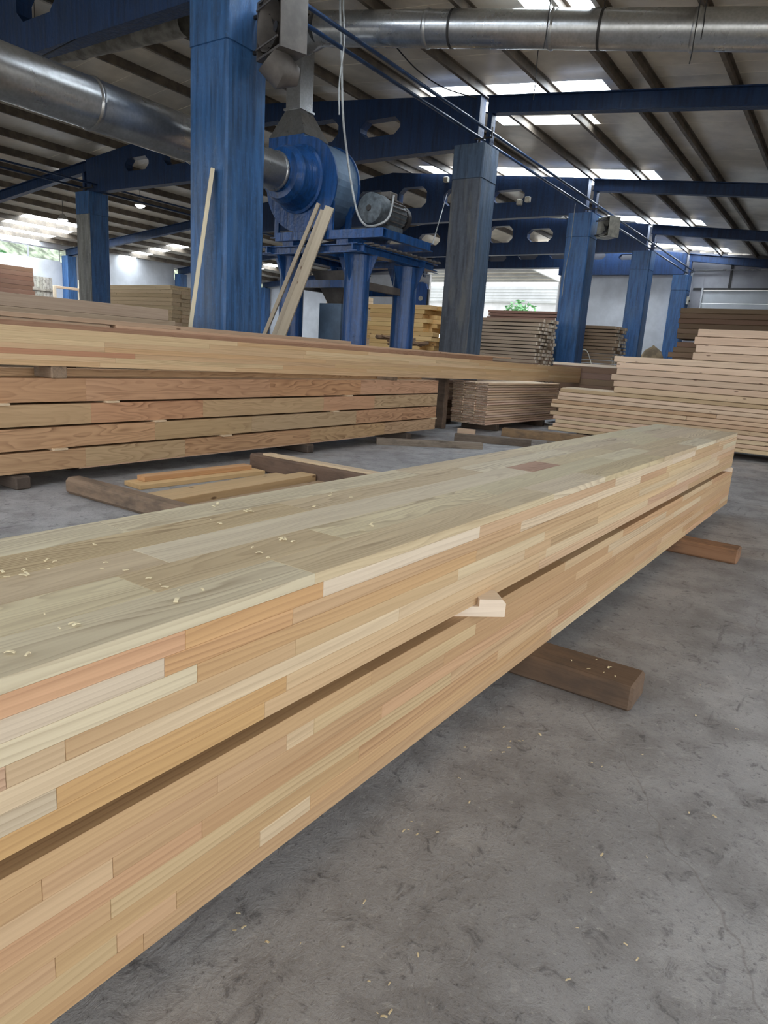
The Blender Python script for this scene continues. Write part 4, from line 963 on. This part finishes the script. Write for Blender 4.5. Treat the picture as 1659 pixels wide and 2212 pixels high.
# pendant lamps
for (x, y, z, nm) in ((-21.9, 16.4, 5.85, 'small lit pendant lamp just beyond the grey-faced far column'), (-26.0, 16.0, 5.5, 'small lit pendant lamp before the high windows')):
    lp = empty('pendant_lamp', (x, y, z))
    mk('shade', tube([(0, 0, .02), (0, 0, .16), (0, 0, .24)], [.19, .12, .04], 16), M_GALV, WL[lp], None, lp, None, True)
    mk('bulb_diffuser', tube([(0, 0, -.06), (0, 0, -.02), (0, 0, .018)], [.06, .13, .17], 14), M_LAMP, WL[lp], None, lp, None, True)
    mk('suspension_rod', tube([(0, 0, .23), (0, 0, ztop(x) + .21 - z)], .01, 6), M_DARK, WL[lp], None, lp)
    tag(lp, nm, 'lamp', 'pendant lamps')
# switch box on the last column, camera on girder
p = ony(1470, 643, Y0 + BAY * 4)
sb = empty('switch_box', (COLX + .05, Y0 + BAY * 4 + .3, 4.6))
mk('box', cbox(.1, .26, .34, .02), M_BOXW, (COLX + .05, Y0 + BAY * 4 + .3, 4.6), None, sb); mk('knob', tube([(.05, 0, 0), (.09, 0, 0)], .05, 10), M_DARK, (COLX + .05, Y0 + BAY * 4 + .3, 4.6), None, sb)
tag(sb, 'small cream switch box with a dark knob on a blue column', 'switch')
for (px, py, nm) in ((1140, 431, 'small cream junction box on the dark girder'), (1122, 437, 'little floodlight beside the cream junction box'), (964, 388, 'small lamp bracket on the girder left of the worn column')):
    p = ony(px, py, Y0 + BAY * 2 + .15)
    o = mk('junction_box', cbox(.16, .13, .16, .015), M_BOXW, (p.x, Y0 + BAY * 2 + .158, p.z)); tag(o, nm, 'box')
# pole tool leaning on the ragged stack
o = cable('thin pale bent stick standing against the brown ragged lumber stack', [ony(1252, 757, 22.1), ony(1267, 758, 22.1), ony(1277, 785, 22.1), ony(1290, 840, 22.1), (ony(1300, 885, 22.1).x, 22.1, .012)], .014, M_BOXW, 'stick', 'stick')

hc = ony(1412, 746, 31.5); V, Fc = [], []; rr = random.Random(3); nu, nv = 16, 8
for j in range(nv + 1):
    for i in range(nu):
        a = 2 * math.pi * i / nu; t = j / nv; r = math.cos(t * math.pi / 2) ** .5 if j < nv else 0
        k = 1 + rr.uniform(-.06, .06); V.append((.75 * r * k * math.cos(a), .7 * r * k * math.sin(a), hc.z * (t ** .8) * (1 + rr.uniform(-.02, .02)) if j else 0))
for j in range(nv):
    for i in range(nu): Fc.append([j * nu + i, j * nu + (i + 1) % nu, (j + 1) * nu + (i + 1) % nu, (j + 1) * nu + i])
o = mk('covered_heap', (V, Fc), simple('brown_sacking', (116, 98, 74), .9, 0, .2, 3, .4), (hc.x, 31.5, 0), None, None, None, True); tag(o, 'lumpy brown covered heap between the last two blue columns', 'heap')
# ------------------------------------------------------------------ shavings
def shaving(p, s, label, group, rr, col):
    n = 5; V = []; a0 = rr.uniform(0, 6.28); curl = rr.uniform(.5, 2.2); w = s * rr.uniform(.22, .45)
    for i in range(n):
        t = i / (n - 1); x = (t - .5) * s; z = .002 + s * .16 * abs(math.sin(curl * t * 2))
        for y in (-w / 2, w / 2):
            for dz in (0, .0012): V.append((x * math.cos(a0) - y * math.sin(a0), x * math.sin(a0) + y * math.cos(a0), z + dz))
    Fc = []
    for i in range(n - 1):
        a, b = i * 4, i * 4 + 4
        Fc += [[a, a + 2, b + 2, b], [a + 1, b + 1, b + 3, a + 3], [a, b, b + 1, a + 1], [a + 2, a + 3, b + 3, b + 2]]
    Fc += [[0, 1, 3, 2], [(n - 1) * 4, (n - 1) * 4 + 2, (n - 1) * 4 + 3, (n - 1) * 4 + 1]]
    o = mk('wood_shaving', (V, Fc), M_PALE, p, None, None, col); tag(o, label, 'shaving', group)
rr = random.Random(21)
TZ = .525 + .0428 * 7 + .0294
for (px, py, n, sp) in ((535, 1105, 4, 8), (470, 1092, 2, 12), (620, 1168, 5, 14), (205, 1178, 2, 5), (465, 1130, 2, 25), (30, 1240, 6, 30), (90, 1220, 5, 40), (255, 1225, 3, 40), (560, 1195, 3, 40), (425, 1290, 3, 50), (110, 1340, 4, 70), (330, 1260, 3, 40), (560, 1255, 1, 5),
                        (680, 1095, 2, 6), (820, 1140, 3, 40), (740, 1070, 3, 30), (1000, 1120, 2, 20), (200, 1400, 4, 80), (40, 1420, 3, 30)):
    for _ in range(n):
        q = onz(px + rr.uniform(-sp, sp), py + rr.uniform(-sp, sp) * .3, TZ + .0005)
        if -1.8 < q.x < -1.08: shaving(q, rr.uniform(.006, .02), 'tiny curled wood shaving on the top of the wide upper beam', 'shavings on the upper beam', rr, (240, 226, 186))
for (px, py, n, sp) in ((1130, 1585, 7, 45), (1080, 1620, 4, 30), (885, 1800, 5, 25), (520, 2000, 4, 25), (1240, 1700, 4, 90), (1040, 1660, 3, 50), (1400, 1960, 5, 160), (980, 1790, 4, 60), (1300, 2150, 4, 90), (880, 2050, 4, 60), (1500, 1700, 5, 120), (1540, 1500, 4, 80), (360, 1110, 3, 40), (700, 1980, 5, 100), (820, 2160, 8, 40), (600, 2080, 4, 60)):
    for _ in range(n):
        q = onz(px + rr.uniform(-sp, sp), py + rr.uniform(-sp, sp), .0005)
        if rr.random() < .45: continue
        shaving(q, rr.uniform(.005, .016), 'pale wood shaving lying on the concrete floor', 'shavings on the floor', rr, (226, 208, 164))
for _ in range(7):
    q = Vector((rr.uniform(-.9, -.6), rr.uniform(2.8, 2.95), .1153)); shaving(q, rr.uniform(.01, .02), 'pale wood shaving on the jutting end of the square dark sleeper', 'shavings on the sleeper', rr, (240, 226, 180))
